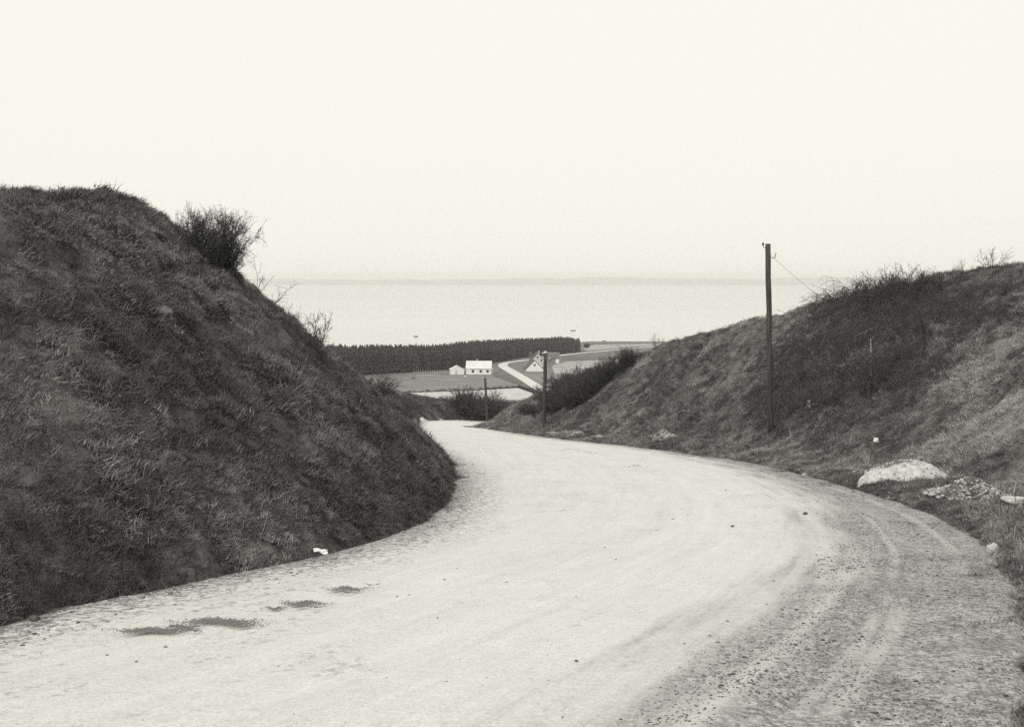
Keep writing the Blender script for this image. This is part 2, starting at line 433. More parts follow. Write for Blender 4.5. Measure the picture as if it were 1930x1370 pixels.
def graded(parts):
    out = [parts[0][0]]
    for a, b, s0, s1 in parts:
        x = a
        while x < b - 1e-6:
            t = (x - a) / (b - a); x = min(b, x + s0 * (s1 / s0) ** t); out.append(x)
    return np.array(out)
gx = graded([(-1500, -70, 120, 6), (-70, -16, 6, 0.3), (-16, 18, 0.17, 0.17), (18, 70, 0.25, 6), (70, 1500, 6, 120)])
gy = graded([(-60, -4, 6, 0.6), (-4, 4, 0.5, 0.2), (4, 45, 0.15, 0.2), (45, 122, 0.22, 0.5), (122, 372, 1.5, 8), (372, 1000, 12, 30)])
GX, GY = np.meshgrid(gx, gy)
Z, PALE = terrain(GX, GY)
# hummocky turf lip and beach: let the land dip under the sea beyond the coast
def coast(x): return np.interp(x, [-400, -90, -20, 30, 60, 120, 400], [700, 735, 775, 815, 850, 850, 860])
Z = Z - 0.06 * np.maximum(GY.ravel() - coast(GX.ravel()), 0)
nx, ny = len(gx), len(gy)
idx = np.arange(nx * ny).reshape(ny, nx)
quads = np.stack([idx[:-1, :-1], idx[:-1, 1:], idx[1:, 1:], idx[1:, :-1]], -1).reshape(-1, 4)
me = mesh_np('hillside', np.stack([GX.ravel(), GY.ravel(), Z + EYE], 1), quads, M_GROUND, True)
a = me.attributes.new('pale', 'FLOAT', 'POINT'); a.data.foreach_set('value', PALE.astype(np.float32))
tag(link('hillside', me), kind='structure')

# ------------------------------------------------------------------ the chalk road
def road_mesh():
    nA, nU = 560, 84
    k0, k1 = 10, len(CL) - 1
    tt = np.linspace(0, 1, nA) ** 1.25 * (k1 - k0) + k0
    ii = np.arange(len(CL))
    lx, ly = np.interp(tt, ii, EL[:, 0]), np.interp(tt, ii, EL[:, 1]); rx, ry = np.interp(tt, ii, ER[:, 0]), np.interp(tt, ii, ER[:, 1])
    wd = np.hypot(rx - lx, ry - ly); s = np.interp(tt, ii, CS); zc = np.interp(tt, ii, CZ); yc = np.interp(tt, ii, CL[:, 1])
    u = np.linspace(-0.045, 1.045, nU)
    X = lx[:, None] + (rx - lx)[:, None] * u; Y = ly[:, None] + (ry - ly)[:, None] * u
    dl = u[None] * wd[:, None]; dr = (1 - u[None]) * wd[:, None]
    zz = zc[:, None] - 0.12 * (Y - yc[:, None]) * (1 - sstep(S0 - 14, S0, s))[:, None]
    c = np.clip(u, 0, 1); zz = zz + 0.05 * (4 * c * (1 - c))[None] - 0.03 * ((u < 0) | (u > 1))[None]
    ss = np.repeat(s[:, None], nU, 1)
    zz = zz + 0.012 * fbm(X / 0.9, Y / 0.9, 31, 3) + 0.022 * fbm(ss / 5, dr / 0.28, 32, 2) * sstep(3.0, 1.0, dr)
    idx = np.arange(nA * nU).reshape(nA, nU)
    q = np.stack([idx[:-1, :-1], idx[:-1, 1:], idx[1:, 1:], idx[1:, :-1]], -1).reshape(-1, 4)
    me = mesh_np('road', np.stack([X.ravel(), Y.ravel(), zz.ravel() + EYE], 1), q, M_ROAD, True)
    w = np.interp(s, [0, 26, 36, 50, 62, 90, 110], [1.9, 1.8, 1.7, 1.15, 0.8, 0.45, 0.3])
    for nm, val in (('shoulder', w[:, None] - dr), ('left_edge', dl), ('along', ss), ('dr', dr)):
        a = me.attributes.new(nm, 'FLOAT', 'POINT'); a.data.foreach_set('value', val.ravel().astype(np.float32))
    return me, X, Y, zz + EYE, dl, dr, w
rme, RX, RY, RZ, RDL, RDR, RW = road_mesh()
tag(link('road', rme), kind='structure')

def strip(name, pts, width, mat, dz):
    P = catmull(pts, 8); d = np.gradient(P, axis=0); d /= np.linalg.norm(d, axis=1)[:, None]
    n = np.stack([d[:, 1], -d[:, 0]], 1)
    w = np.interp(np.linspace(0, 1, len(P)), np.linspace(0, 1, len(width)), width)[:, None] / 2
    Lp, Rp = P - n * w, P + n * w
    v = []
    for p in np.concatenate([Lp, Rp]): v.append((p[0], p[1], plain(max(p[1], 372)) + EYE + dz if p[1] > 372 else gz(p[0], p[1]) + dz))
    k = len(P)
    f = np.array([(i, i + k, i + k + 1, i + 1) for i in range(k - 1)])
    return tag(link(name, mesh_np(name, np.array(v), f, mat)), kind='structure')
fr = [plain_pt(*p)[:2] for p in ((1075, 752), (1042, 746), (1020, 735), (990, 716), (963, 700), (948, 690.5), (953, 685), (976, 681.5), (1010, 677.5), (1062, 670), (1130, 663), (1215, 655.5), (1290, 650))]
strip('road', fr, [5.0, 5.0, 5.2, 5.4, 5.0, 4.6, 4.4, 4.2, 4, 4], M_FARROAD, 0.24)

def field(pts, mat, dz, name='field'):
    P = np.array([plain_pt(*p) for p in pts]); P[:, 2] += dz
    me = bpy.data.meshes.new(name); me.from_pydata([tuple(p) for p in P], [], [tuple(range(len(P)))]); me.update()
    me.materials.append(mat)
    return tag(link(name, me), kind='structure')
field([(640, 752), (730, 752), (900, 755), (990, 754), (1006, 742), (976, 731.5), (900, 736), (720, 742.5), (600, 748)], M_PALEFIELD, 0.08)
field([(480, 716), (620, 711), (720, 704.5), (780, 701), (850, 696.5), (945, 680.5), (1000, 671.5), (1050, 667), (1096, 662.8), (1085, 656), (900, 664), (700, 676), (480, 684)], M_FLOOR, 0.06, 'forest_floor')
field([(560, 742), (720, 741), (900, 734.5), (984, 729), (928, 709), (850, 708), (700, 712), (560, 716)], M_GREYFIELD, 0.10)
field([(986, 728), (1012, 737), (962, 704), (950, 697), (938, 698), (930, 709)], M_DARKFIELD, 0.12)
field([(1045, 705), (1160, 708), (1230, 690), (1220, 677), (1070, 681), (1040, 690)], M_MEADOW, 0.09)
field([(1026, 729), (1170, 729), (1150, 708), (1040, 706), (985, 704)], M_GREYFIELD, 0.11)
field([(1058, 680), (1180, 676), (1220, 668), (1140, 664.5), (1058, 672)], M_DARKFIELD, 0.13)
field([(1105, 661.5), (1205, 653.5), (1300, 648), (1330, 645.5), (1120, 650), (1100, 656)], M_MEADOW, 0.13)
field([(1105, 650), (1200, 648.5), (1330, 645.3), (1330, 644.2), (1200, 646), (1100, 647.2)], M_DARKFIELD, 0.19)

# ------------------------------------------------------------------ water, far shore
m = mat_new('still_fjord_water'); t = NT(m)
wv = t.n('ShaderNodeMapping', {0: t.pos(), 3: (0.03, 0.10, 0.1)}).outputs[0]
wn_ = t.noise(wv, 1.0, 5, 0.6)
big = t.noise(t.n('ShaderNodeMapping', {0: t.pos(), 3: (0.0006, 0.003, 0.001)}).outputs[0], 1.0, 3, 0.5)
t.out(t.grey(t.ramp(big, 0.3, 0.7, 0.46, 0.54)), 0.12, wn_, 0.10, 1.0, 0.5)
M_WATER = m
xs = np.array([-9000, -2500, -800, 0, 800, 2500, 9000]); ys = np.array([690, 1200, 2500, 5000, 9900])
WX, WY = np.meshgrid(xs, ys); idx = np.arange(WX.size).reshape(WX.shape)
q = np.stack([idx[:-1, :-1], idx[:-1, 1:], idx[1:, 1:], idx[1:, :-1]], -1).reshape(-1, 4)
tag(link('water', mesh_np('water', np.stack([WX.ravel(), WY.ravel(), np.full(WX.size, SEA + EYE)], 1), q, M_WATER)), kind='structure')

hx = np.linspace(-9000, 9000, 500); hy = np.array([9800, 9830, 9900, 10100, 10500, 11000, 11800])
prof = np.array([-1.0, 0.12, 0.30, 0.55, 0.85, 1.0, 0.7])
HX, HYY = np.meshgrid(hx, hy)
hh = 60 + 16 * fbm(HX / 1400, HYY / 2500, 41, 3) + 7 * fbm(HX / 260, HYY / 700, 42, 2) + 12 * sstep(-500, 3000, HX)
HZ = SEA + EYE + hh * prof[:, None]
HZ[0] = SEA + EYE - 3
idx = np.arange(HX.size).reshape(HX.shape)
q = np.stack([idx[:-1, :-1], idx[:-1, 1:], idx[1:, 1:], idx[1:, :-1]], -1).reshape(-1, 4)
tag(link('hills', mesh_np('hills', np.stack([HX.ravel(), HYY.ravel(), HZ.ravel()], 1), q, M_SHORE, True)), kind='structure')

# ------------------------------------------------------------------ haze over the fjord
hz = MB().box(-9100, 9100, -70, 11900, SEA + EYE - 9, EYE + 52).build('haze', bpy.data.materials.new('thin_haze'))
hm = hz.data.materials[0]; hm.use_nodes = True; hm.node_tree.nodes.clear()
pv = hm.node_tree.nodes.new('ShaderNodeVolumePrincipled'); pv.inputs['Color'].default_value = (1.0, 0.995, 0.975, 1)
pv.inputs['Density'].default_value = 1.8e-4; pv.inputs['Anisotropy'].default_value = 0.3
ho = hm.node_tree.nodes.new('ShaderNodeOutputMaterial'); hm.node_tree.links.new(pv.outputs[0], ho.inputs['Volume'])
tag(hz, kind='stuff')

# ------------------------------------------------------------------ scattering (stuff nobody could count)
def scatter_group(name, coll):
    g = bpy.data.node_groups.new(name, 'GeometryNodeTree')
    g.interface.new_socket('Geometry', in_out='INPUT', socket_type='NodeSocketGeometry')
    g.interface.new_socket('Geometry', in_out='OUTPUT', socket_type='NodeSocketGeometry')
    N = g.nodes.new; K = g.links.new
    gi, go, ip, ci = N('NodeGroupInput'), N('NodeGroupOutput'), N('GeometryNodeInstanceOnPoints'), N('GeometryNodeCollectionInfo')
    ci.inputs['Collection'].default_value = coll; ci.inputs['Separate Children'].default_value = True; ci.inputs['Reset Children'].default_value = True
    def na(nm, ty):
        n = N('GeometryNodeInputNamedAttribute'); n.data_type = ty; n.inputs['Name'].default_value = nm; return n.outputs['Attribute']
    er = N('FunctionNodeEulerToRotation')
    K(na('rot', 'FLOAT_VECTOR'), er.inputs[0])
    K(gi.outputs[0], ip.inputs['Points']); K(ci.outputs[0], ip.inputs['Instance']); ip.inputs['Pick Instance'].default_value = True
    K(na('idx', 'INT'), ip.inputs['Instance Index']); K(er.outputs[0], ip.inputs['Rotation']); K(na('size', 'FLOAT'), ip.inputs['Scale'])
    K(ip.outputs[0], go.inputs[0])
    return g
def scatter(name, P, rot, size, idx, protos):
    coll = bpy.data.collections.new(name + '_kinds')
    for o in protos: coll.objects.link(o)
    me = bpy.data.meshes.new(name); me.vertices.add(len(P)); me.vertices.foreach_set('co', np.asarray(P, np.float32).ravel())
    for nm, ty, val, key in (('rot', 'FLOAT_VECTOR', rot, 'vector'), ('size', 'FLOAT', size, 'value'), ('idx', 'INT', idx, 'value')):
        a = me.attributes.new(nm, ty, 'POINT'); a.data.foreach_set(key, np.asarray(val, np.int32 if ty == 'INT' else np.float32).ravel())
    o = link(name, me); md = o.modifiers.new('scatter', 'NODES'); md.node_group = scatter_group(name + '_scatter', coll)
    return tag(o, kind='stuff')
def euler_from_axes(Xa, Ya, Za):
    """columns Xa,Ya,Za -> XYZ euler"""
    m20 = Xa[:, 2]; ry = -np.arcsin(np.clip(m20, -1, 1))
    rx = np.arctan2(Ya[:, 2], Za[:, 2]); rz = np.arctan2(Xa[:, 1], Xa[:, 0])
    return np.stack([rx, ry, rz], 1)
def unit(v): return v / np.maximum(np.linalg.norm(v, axis=1), 1e-9)[:, None]

def tuft(seed, blades, rad, lmin, lmax, wid, lean, mat):
    r = np.random.default_rng(seed); v = []; f = []
    for b in range(blades):
        ang = r.uniform(0, 2 * np.pi); q = rad * math.sqrt(r.uniform()); p = np.array([math.cos(ang) * q, math.sin(ang) * q, -0.02])
        Lb = r.uniform(lmin, lmax); az = r.normal(0, 1.0); out = np.array([math.cos(az), math.sin(az), 0]); le = lean * r.uniform(0.4, 1.3)
        side = np.array([-out[1], out[0], 0]) * wid * r.uniform(0.6, 1.3)
        a0 = len(v); pos = p.copy(); th = le * 0.35
        for k in range(4):
            tw = (1 - k / 3.0) * 0.85 + 0.15
            v.append(pos - side * tw); v.append(pos + side * tw)
            th2 = min(th + le * 0.45 * k, 1.9)
            pos = pos + (out * math.sin(th2) + np.array([0, 0, 1]) * math.cos(th2)) * Lb / 3
        for k in range(3): f.append((a0 + 2 * k, a0 + 2 * k + 1, a0 + 2 * k + 3, a0 + 2 * k + 2))
    return bpy.data.objects.new('grass_tuft', mesh_np('grass_tuft', np.array(v), np.array(f), mat))

def sample_ground(n, x0, x1, y0, y1, ypow=1.0):
    y = y0 + (y1 - y0) * rng.uniform(0, 1, n) ** ypow; x = rng.uniform(x0, x1, n)
    return x, y
def grass(side, n_try):
    y = 3 + 122 * rng.uniform(0, 1, n_try) ** 2.1
    half = 0.53 * y + 4.0
    x = rng.uniform(-1, 1, n_try) * half
    pdf = (1 / 2.1) * ((y - 3) / 122 + 1e-9) ** (1 / 2.1 - 1) / 122 / (2 * half)
    want = np.clip(3200.0 / np.maximum(y, 6), 14, 340)
    dl, _ = sdist(x, y, EL[::2]); dr, _ = sdist(x, y, ER[::2]); dr = -dr
    d = (dl if side == 'L' else dr) + edge_noise(x, y)
    ok = (d > -0.55) & ~((dl > 0) & (dr > 0))
    x, y, pdf, want, d = x[ok], y[ok], pdf[ok], want[ok], d[ok]
    # worn, bare and trodden spots; stray tufts creeping on to the road
    bare = fbm(x / 0.9, y / 0.9, 81, 3)
    want = want * (0.18 + 0.82 * sstep(-0.65, 0.15, bare))
    want = np.where(d < 0.0, want * 0.5 * np.exp(np.minimum(d, 0) / 0.20) * sstep(-0.4, 0.5, fbm(x / 0.5, y / 0.5, 83, 2)), want)
    want = want * np.where((d > 0) & (d < 0.9), 1.6, 1.0)
    pre = rng.uniform(0, 1, len(x)); keep0 = pre < 2 * want / (pdf * n_try)
    x, y, pdf, want, d, bare, pre = x[keep0], y[keep0], pdf[keep0], want[keep0], d[keep0], bare[keep0], pre[keep0]
    z, _ = terrain(x, y); e = 0.25
    zx, _ = terrain(x + e, y); zy, _ = terrain(x, y + e)
    sx, sy = (zx - z) / e, (zy - z) / e
    want = want * np.sqrt(1 + np.minimum(sx ** 2 + sy ** 2, 3))
    keep = pre < want / (pdf * n_try)
    view = unit(np.stack([-x, -y, -z], 1)); nrm = unit(np.stack([-sx, -sy, np.ones_like(sx)], 1))
    keep &= ((view * nrm).sum(1) > -0.30)
    x, y, z, d, nrm, sx, sy, bare = x[keep], y[keep], z[keep], d[keep], nrm[keep], sx[keep], sy[keep], bare[keep]
    z = np.where(d < 0.0, z + 0.09, z)
    down = np.stack([-sx, -sy, -(sx ** 2 + sy ** 2)], 1); down[:, 0] += 1e-3; down = unit(down)
    up = unit(nrm * 0.7 + np.array([0, 0, 0.3]) + rng.normal(0, 0.22, nrm.shape))
    ang = rng.normal(0, 1.5, len(x)); cr = np.cross(up, down)
    Xa = down * np.cos(ang)[:, None] + cr * np.sin(ang)[:, None]
    Xa = unit(Xa - up * (Xa * up).sum(1)[:, None]); Ya = np.cross(up, Xa)
    size = rng.uniform(0.65, 1.35, len(x)) * (0.9 + y / 60.0) * np.clip(0.75 + d * 0.4, 0.5, 1.0)
    size *= 1 + 0.45 * fbm(x / 0.8, y / 0.8, 71, 2)
    if side == 'R': size *= 0.92
    return np.stack([x, y, z + EYE], 1), euler_from_axes(Xa, Ya, up), size
for side, mat in (('L', M_GRASS_L), ('R', M_GRASS_R)):
    P, R, sz = grass(side, 640000)
    pro = [tuft(100 + i, 72, 0.12, 0.03, 0.085, 0.0034, 1.5, mat) for i in range(6)] + [tuft(150 + i, 30, 0.06, 0.07, 0.15, 0.0032, 1.25, mat) for i in range(2)] + [tuft(170, 7, 0.05, 0.16, 0.30, 0.0032, 0.8, mat)]
    u_ = rng.uniform(0, 1, len(P))
    ix = rng.integers(0, 6, len(P)); ix = np.where(u_ < 0.10, rng.integers(6, 8, len(P)), ix); ix = np.where(u_ < 0.008, 8, ix)
    scatter('grass', P, R, sz, ix, pro)
    print('grass', side, len(P))

# loose stones and clods trodden into the road edges
def pebble(seed, mat, name='pebble'):
    r = np.random.default_rng(seed)
    import bmesh
    bm = bmesh.new(); bmesh.ops.create_icosphere(bm, subdivisions=1, radius=1.0)
    for v in bm.verts: v.co = Vector((v.co.x * 1.2, v.co.y, v.co.z * 0.6)) * r.uniform(0.7, 1.2)
    me = bpy.data.meshes.new(name); bm.to_mesh(me); bm.free(); me.materials.append(mat)
    return bpy.data.objects.new(name, me)
def road_point(n):
    i = rng.integers(0, RX.shape[0] - 1, n); j = rng.integers(2, RX.shape[1] - 3, n); a, b = rng.uniform(0, 1, n), rng.uniform(0, 1, n)
    def bi(A): return (A[i, j] * (1 - a) + A[i + 1, j] * a) * (1 - b) + (A[i, j + 1] * (1 - a) + A[i + 1, j + 1] * a) * b
    return bi(RX), bi(RY), bi(RZ), bi(RDL), bi(RDR), RW[i]
x, y, z, dl, dr, w = road_point(420000)
pr = (0.75 * sstep(0.3, -0.3, dr - w) * np.clip(0.5 + 1.3 * fbm(x / 0.7, y / 0.7, 91, 3), 0.05, 1) + 0.8 * sstep(1.0, 0.05, dl) * np.clip(0.4 + fbm(x / 0.5, y / 0.5, 92, 2), 0, 1) + 0.003) * np.clip(14 / np.maximum(y, 1), 0.2, 1)
keep = (rng.uniform(0, 1, len(x)) < pr) & (y > 2.5) & (y < 60) & (np.abs(x) < 0.53 * y + 3)
x, y, z = x[keep], y[keep], z[keep]; n = len(x)
scatter('gravel', np.stack([x, y, z], 1), np.stack([rng.normal(0, .2, n), rng.normal(0, .2, n), rng.uniform(0, 6.3, n)], 1),
        0.0045 + 0.015 * rng.uniform(0, 1, n) ** 6, rng.integers(0, 4, n), [pebble(1, M_CLOD), pebble(2, M_GREYSTONE), pebble(3, M_SPILL), pebble(4, M_CHALK)])

def road_z(px, py):     # point of the carriageway under photograph pixel (px, py)
    d = 3200.0 / (py - HY - 0.12 * F)
    return Vector(((px - CX) / F * d, d, 0.0 - 0.12 * d))
x, y, z, dl, dr, w = road_point(700000)
pr = sstep(0.15, -0.35, dr - w) * np.clip(0.35 + 0.9 * fbm(x / 0.5, y / 0.5, 93, 3), 0.04, 1) * np.clip(9 / np.maximum(y, 1), 0.1, 1) + 0.5 * sstep(0.7, 0.0, dl) * np.clip(0.1 + fbm(x / 0.35, y / 0.35, 94, 2), 0, 1)
keep = (rng.uniform(0, 1, len(x)) < pr) & (y > 3.5) & (y < 40) & (np.abs(x) < 0.53 * y + 1)
x, y, z = x[keep], y[keep], z[keep]; n = len(x); print('grit', n)
scatter('gravel', np.stack([x, y, z], 1), np.stack([rng.normal(0, .2, n), rng.normal(0, .2, n), rng.uniform(0, 6.3, n)], 1),
        0.004 + 0.007 * rng.uniform(0, 1, n) ** 2, rng.integers(0, 4, n), [pebble(5, M_CLOD), pebble(6, M_GREYSTONE), pebble(7, M_SPILL), pebble(8, M_STONE)])
# dark gravel spilled on the chalk
def spill(cx, cy, half_w, half_h, n, seed):
    r = np.random.default_rng(seed)
    px = cx + half_w * np.clip(r.normal(0, 0.55, n), -1.6, 1.6); py = cy + half_h * 0.75 * np.clip(r.normal(0, 0.5, n), -1.2, 1.2) + 1.5 * np.sin((px - cx) / half_w * 4 + seed)
    P = np.array([road_z(a, b) for a, b in zip(px, py)]); P[:, 2] += 0.055
    return P
blob = [(285, 1202, 58, 6, 1500), (415, 1185, 66, 9, 1900), (345, 1195, 30, 4, 500), (455, 1194, 30, 3, 220), (520, 1159, 18, 4, 240), (572, 1149, 36, 6, 800), (575, 1156, 26, 2, 130), (655, 1121, 30, 5, 700), (650, 1127, 16, 2, 100), (700, 1113, 18, 1.5, 60), (68, 1178, 9, 3, 120), (370, 1203, 8, 2, 60), (1195, 882, 20, 2.5, 90), (1075, 850, 26, 2, 130), (1110, 856, 18, 1.6, 60)]
P = np.concatenate([spill(*b[:4], b[4], 300 + i) for i, b in enumerate(blob)]); n = len(P)
nr = np.concatenate([np.full(b[4], (0.55 if b[1] > 1100 else 0.9)) for b in blob])
scatter('gravel', P, np.stack([rng.normal(0, .3, n), rng.normal(0, .3, n), rng.uniform(0, 6.3, n)], 1), (0.005 + 0.010 * rng.uniform(0, 1, n) ** 2) * nr * 0.8,
        rng.integers(0, 3, n), [pebble(11, M_SPILL), pebble(12, M_SPILL), pebble(13, M_GREYSTONE)])

# ------------------------------------------------------------------ heaps, stones, scraps
def mound(w, d, h, seed, lumps=0.10, skew=0.0, flat=0.85):
    k, n = 22, 48; v = [(skew * w, 0, h)]; f = []
    for i in range(1, k + 1):
        r = i / k
        for j in range(n):
            a = 2 * math.pi * j / n
            e = 1 + 0.20 * float(fbm(np.array([2 + math.cos(a) * 1.4]), np.array([math.sin(a) * 1.4]), seed, 2)[0])
            x, y = math.cos(a) * r * w * e, math.sin(a) * r * d * e
            hh = h * (0.5 + 0.5 * math.cos(math.pi * min(r, 1) ** flat)) * (1 + 0.25 * float(fbm(np.array([x * 3]), np.array([y * 3]), seed + 1, 2)[0]))
            hh += lumps * h * float(fbm(np.array([x * 9]), np.array([y * 9]), seed + 3, 2)[0]) * (1 - r * 0.5) - 0.5 * r ** 8
            v.append((x + skew * w * (1 - r), y, hh))
    f3 = [(0, 1 + j, 1 + (j + 1) % n) for j in range(n)]
    f4 = [(1 + (i - 1) * n + j, 1 + i * n + j, 1 + i * n + (j + 1) % n, 1 + (i - 1) * n + (j + 1) % n) for i in range(1, k) for j in range(n)]
    me = bpy.data.meshes.new('heap'); me.from_pydata(v, [], f3 + f4); me.update()
    me.polygons.foreach_set('use_smooth', [True] * len(me.polygons))
    return me
def rock_arrays(r, size, flat=0.65):
    ic = rock_arrays.ico
    v = ic[0] * r.uniform(0.75, 1.2, (len(ic[0]), 1)) * np.array([1.25, 0.95, flat]) * size
    a = r.uniform(0, 6.3); c, s = math.cos(a), math.sin(a)
    return v @ np.array([[c, s, 0], [-s, c, 0], [0, 0, 1]]), ic[1]
import bmesh
_b = bmesh.new(); bmesh.ops.create_icosphere(_b, subdivisions=1, radius=1.0)
_b.verts.ensure_lookup_table()
rock_arrays.ico = (np.array([v.co[:] for v in _b.verts]), np.array([[v.index for v in f.verts] for f in _b.faces])); _b.free()
def rocks_mesh(name, pts, sizes, mat, seed, flat=0.65):
    r = np.random.default_rng(seed); V, Fc, n = [], [], 0
    for p, s in zip(pts, sizes):
        v, f = rock_arrays(r, s, flat); V.append(v + np.array(p)); Fc.append(f + n); n += len(v)
    return mesh_np(name, np.concatenate(V), np.concatenate(Fc), mat)
def stone(px, py, size, mat, label, flat=0.6, seed=1, lift=0.25, cat='stone', name='boulder', sub=3, group=None):
    p = see(px, py); r = np.random.default_rng(seed)
    b = bmesh.new(); bmesh.ops.create_icosphere(b, subdivisions=sub, radius=size)
    o1, o2 = r.uniform(0, 50), r.uniform(0, 50)
    for v in b.verts:
        q = v.co / size; k = 1 + 0.28 * float(fbm(np.array([q.x * 1.3 + o1 + q.z]), np.array([q.y * 1.3 + o2 - q.z * .7]), seed, 3)[0])
        v.co = Vector((v.co.x * 1.3, v.co.y * 0.9, v.co.z * flat)) * k
    me = bpy.data.meshes.new(name); b.to_mesh(me); b.free(); me.materials.append(mat)
    me.polygons.foreach_set('use_smooth', [True] * len(me.polygons))
    o = link(name, me); o.location = p + Vector((0, -0.04, size * flat * lift + (0.07 if mat is not M_DULLSTONE else 0.02))); o.rotation_euler = (r.normal(0, .15), r.normal(0, .15), r.uniform(-.5, .5))
    return tag(o, label, cat, group)

# chalk heap on the verge, with broken lumps along its foot
c = see(1712, 912, 0.62) + Vector((0, 0, 0.11))
heap = thing('chalk_heap', c, 'broad heap of white chalk dumped on the dark grass verge', 'heap', 'heaps of road material on the verge')
mm = mound(1.08, 0.6, 0.28, 61, 0.20, 0.14, 0.80); mm.materials.append(M_CHALK); link('mound', mm, heap)
r = np.random.default_rng(5); pts = []; szs = []
for i in range(260):
    a = r.uniform(0, 6.3); q = r.uniform(0.1, 1.06); x, y = math.cos(a) * q * 1.0, math.sin(a) * q * 0.62
    pts.append((x * 1.05, y, 0.30 * (0.5 + 0.5 * math.cos(math.pi * min(q, 1) ** 0.95)) * 0.97)); szs.append(0.006 + 0.026 * r.uniform() ** 4)
o = link('lumps', rocks_mesh('lumps', pts, szs, M_CHALK, 6, 0.8), heap); o['kind'] = 'stuff'
c = see(1829, 946, 0.25) + Vector((0, 0, 0.08))
heap2 = thing('stone_heap', c, 'low heap of broken grey stones beside the white chalk heap', 'heap', 'heaps of road material on the verge')
mm = mound(0.66, 0.55, 0.28, 65, 0.1); mm.materials.append(M_RUBBLECORE); link('mound', mm, heap2)
pts = []; szs = []
for i in range(900):
    a = r.uniform(0, 6.3); q = math.sqrt(r.uniform(0, 1.1)); x, y = math.cos(a) * q * 0.68, math.sin(a) * q * 0.57
    pts.append((x, y, 0.28 * (0.5 + 0.5 * math.cos(math.pi * min(q, 1) ** 0.85)) + r.uniform(-0.01, 0.02))); szs.append(r.uniform(0.014, 0.034))
o = link('stones', rocks_mesh('stones', pts[:600], szs[:600], M_RUBBLE, 8, 0.7), heap2); o['kind'] = 'stuff'
o = link('stones', rocks_mesh('stones', pts[600:], szs[600:], M_STONE, 9, 0.7), heap2); o['kind'] = 'stuff'

for (px, py, w, h, mat, lab, sd_) in ((1252, 829, 0.62, 0.24, M_RUBBLE, 'speckled pale gravel heap at the foot of the bank before the tall pole', 71),
                                    (1086, 820, 0.55, 0.13, M_RUBBLE, 'flat pale chalk heap below the bank between two smaller heaps', 72),
                                    (1042, 818, 0.40, 0.10, M_RUBBLE, 'small pale heap on the verge just past the dark middle pole', 73),
                                    (1128, 825, 0.32, 0.09, M_RUBBLE, 'smallest pale heap on the verge beside the flat chalk heap', 74),
                                    (795, 800, 0.7, 0.30, M_CHALK, 'small white chalk heap at the bend beyond the grassy nose', 75),
                                    (829, 794, 0.6, 0.25, M_STONE, 'faint low pale heap at the far bend under the cut bank', 76)):
    p = see(px, py, w * 0.3, 20 if px > 1000 else 60) + Vector((0, 0, 0.06)); hp = thing('gravel_heap', p, lab, 'heap', 'heaps of road material on the verge')
    mm = mound(w, w * 0.7, h, sd_, 0.15); mm.materials.append(mat); link('mound', mm, hp)
    rr = np.random.default_rng(sd_); pp = []; ss = []
    for i in range(90):
        a = rr.uniform(0, 6.3); q = math.sqrt(rr.uniform(0.02, 1.1)); pp.append((math.cos(a) * q * w, math.sin(a) * q * w * .7, h * (0.5 + 0.5 * math.cos(math.pi * min(q, 1) ** .85)))); ss.append(rr.uniform(0.02, 0.06))
    o = link('lumps', rocks_mesh('lumps', pp, ss, mat, sd_), hp); o['kind'] = 'stuff'

stone(1909, 955, 0.125, M_CHALK, 'bright white boulder lying in the grass below the stone heap', 0.5, 81, 0.5)
stone(1868, 1056, 0.05, M_CHALK, 'small upright white stone where the shoulder meets the dark verge', 1.2, 82, 0.5)
stone(1519, 903, 0.075, M_CHALK, 'small white stone at the outer edge of the road bend', 0.6, 83, 0.6)
stone(1853, 1128, 0.06, M_GREYSTONE, 'flat dull stone half sunk in the dirty shoulder', 0.4, 84, 0.8)
stone(1876, 1338, 0.045, M_GREYSTONE, 'flat grey stone beside grass stalks at the roadside', 0.4, 85, 0.8)
stone(303, 596, 0.15, M_DULLSTONE, 'rounded grey boulder bulging out of the tall grass bank', 0.7, 86, 0.05)
def road_stone(px, py, size, lab, mat=M_CLOD, sd_=1):
    p = road_z(px, py); o = stone(px, py, size, mat, lab, 0.7, sd_, 0.5, 'clod', 'clod', 2, 'dark clods lying on the road')
    o.location = p + Vector((0, 0, 0.055 + size * 0.2))
road_stone(1518, 975, 0.028, 'dark clod on the chalk nearest the grubby shoulder', sd_=91)
road_stone(1380, 1000, 0.018, 'dark clod alone on the clean pale middle of the road', sd_=92)
road_stone(1086, 1262, 0.009, 'tiny dark clod on the pale road low in the picture', sd_=93)
road_stone(66, 1180, 0.035, 'dark clod on the road beneath the foot of the tall bank', sd_=94)

def scrap(px, py, w, h, lab, up=0.5, rz=0.0, seed=1, lift=0.16):
    r = np.random.default_rng(seed); n = 6
    v = [(w * (i / n - .5), h * (j / n - .5), 0.25 * w * math.sin(i * 1.1 + seed) * math.cos(j * .9 + seed) * .5 + r.normal(0, .01 * w)) for j in range(n + 1) for i in range(n + 1)]
    f = [(j * (n + 1) + i, j * (n + 1) + i + 1, (j + 1) * (n + 1) + i + 1, (j + 1) * (n + 1) + i) for j in range(n) for i in range(n)]
    me = bpy.data.meshes.new('paper_scrap'); me.from_pydata(v, [], f); me.update(); me.materials.append(M_PAPER)
    o = link('paper_scrap', me); md = o.modifiers.new('thickness', 'SOLIDIFY'); md.thickness = 0.004
    p = see(px, py); o.location = p + Vector((0, -0.12, lift)); o.rotation_euler = (up, 0.2, rz)
    return tag(o, lab, 'paper', 'scraps of white paper in the grass')
scrap(1523, 772, 0.13, 0.30, 'narrow white paper scrap caught low in the dark thicket', 1.2, 0.5, 1)
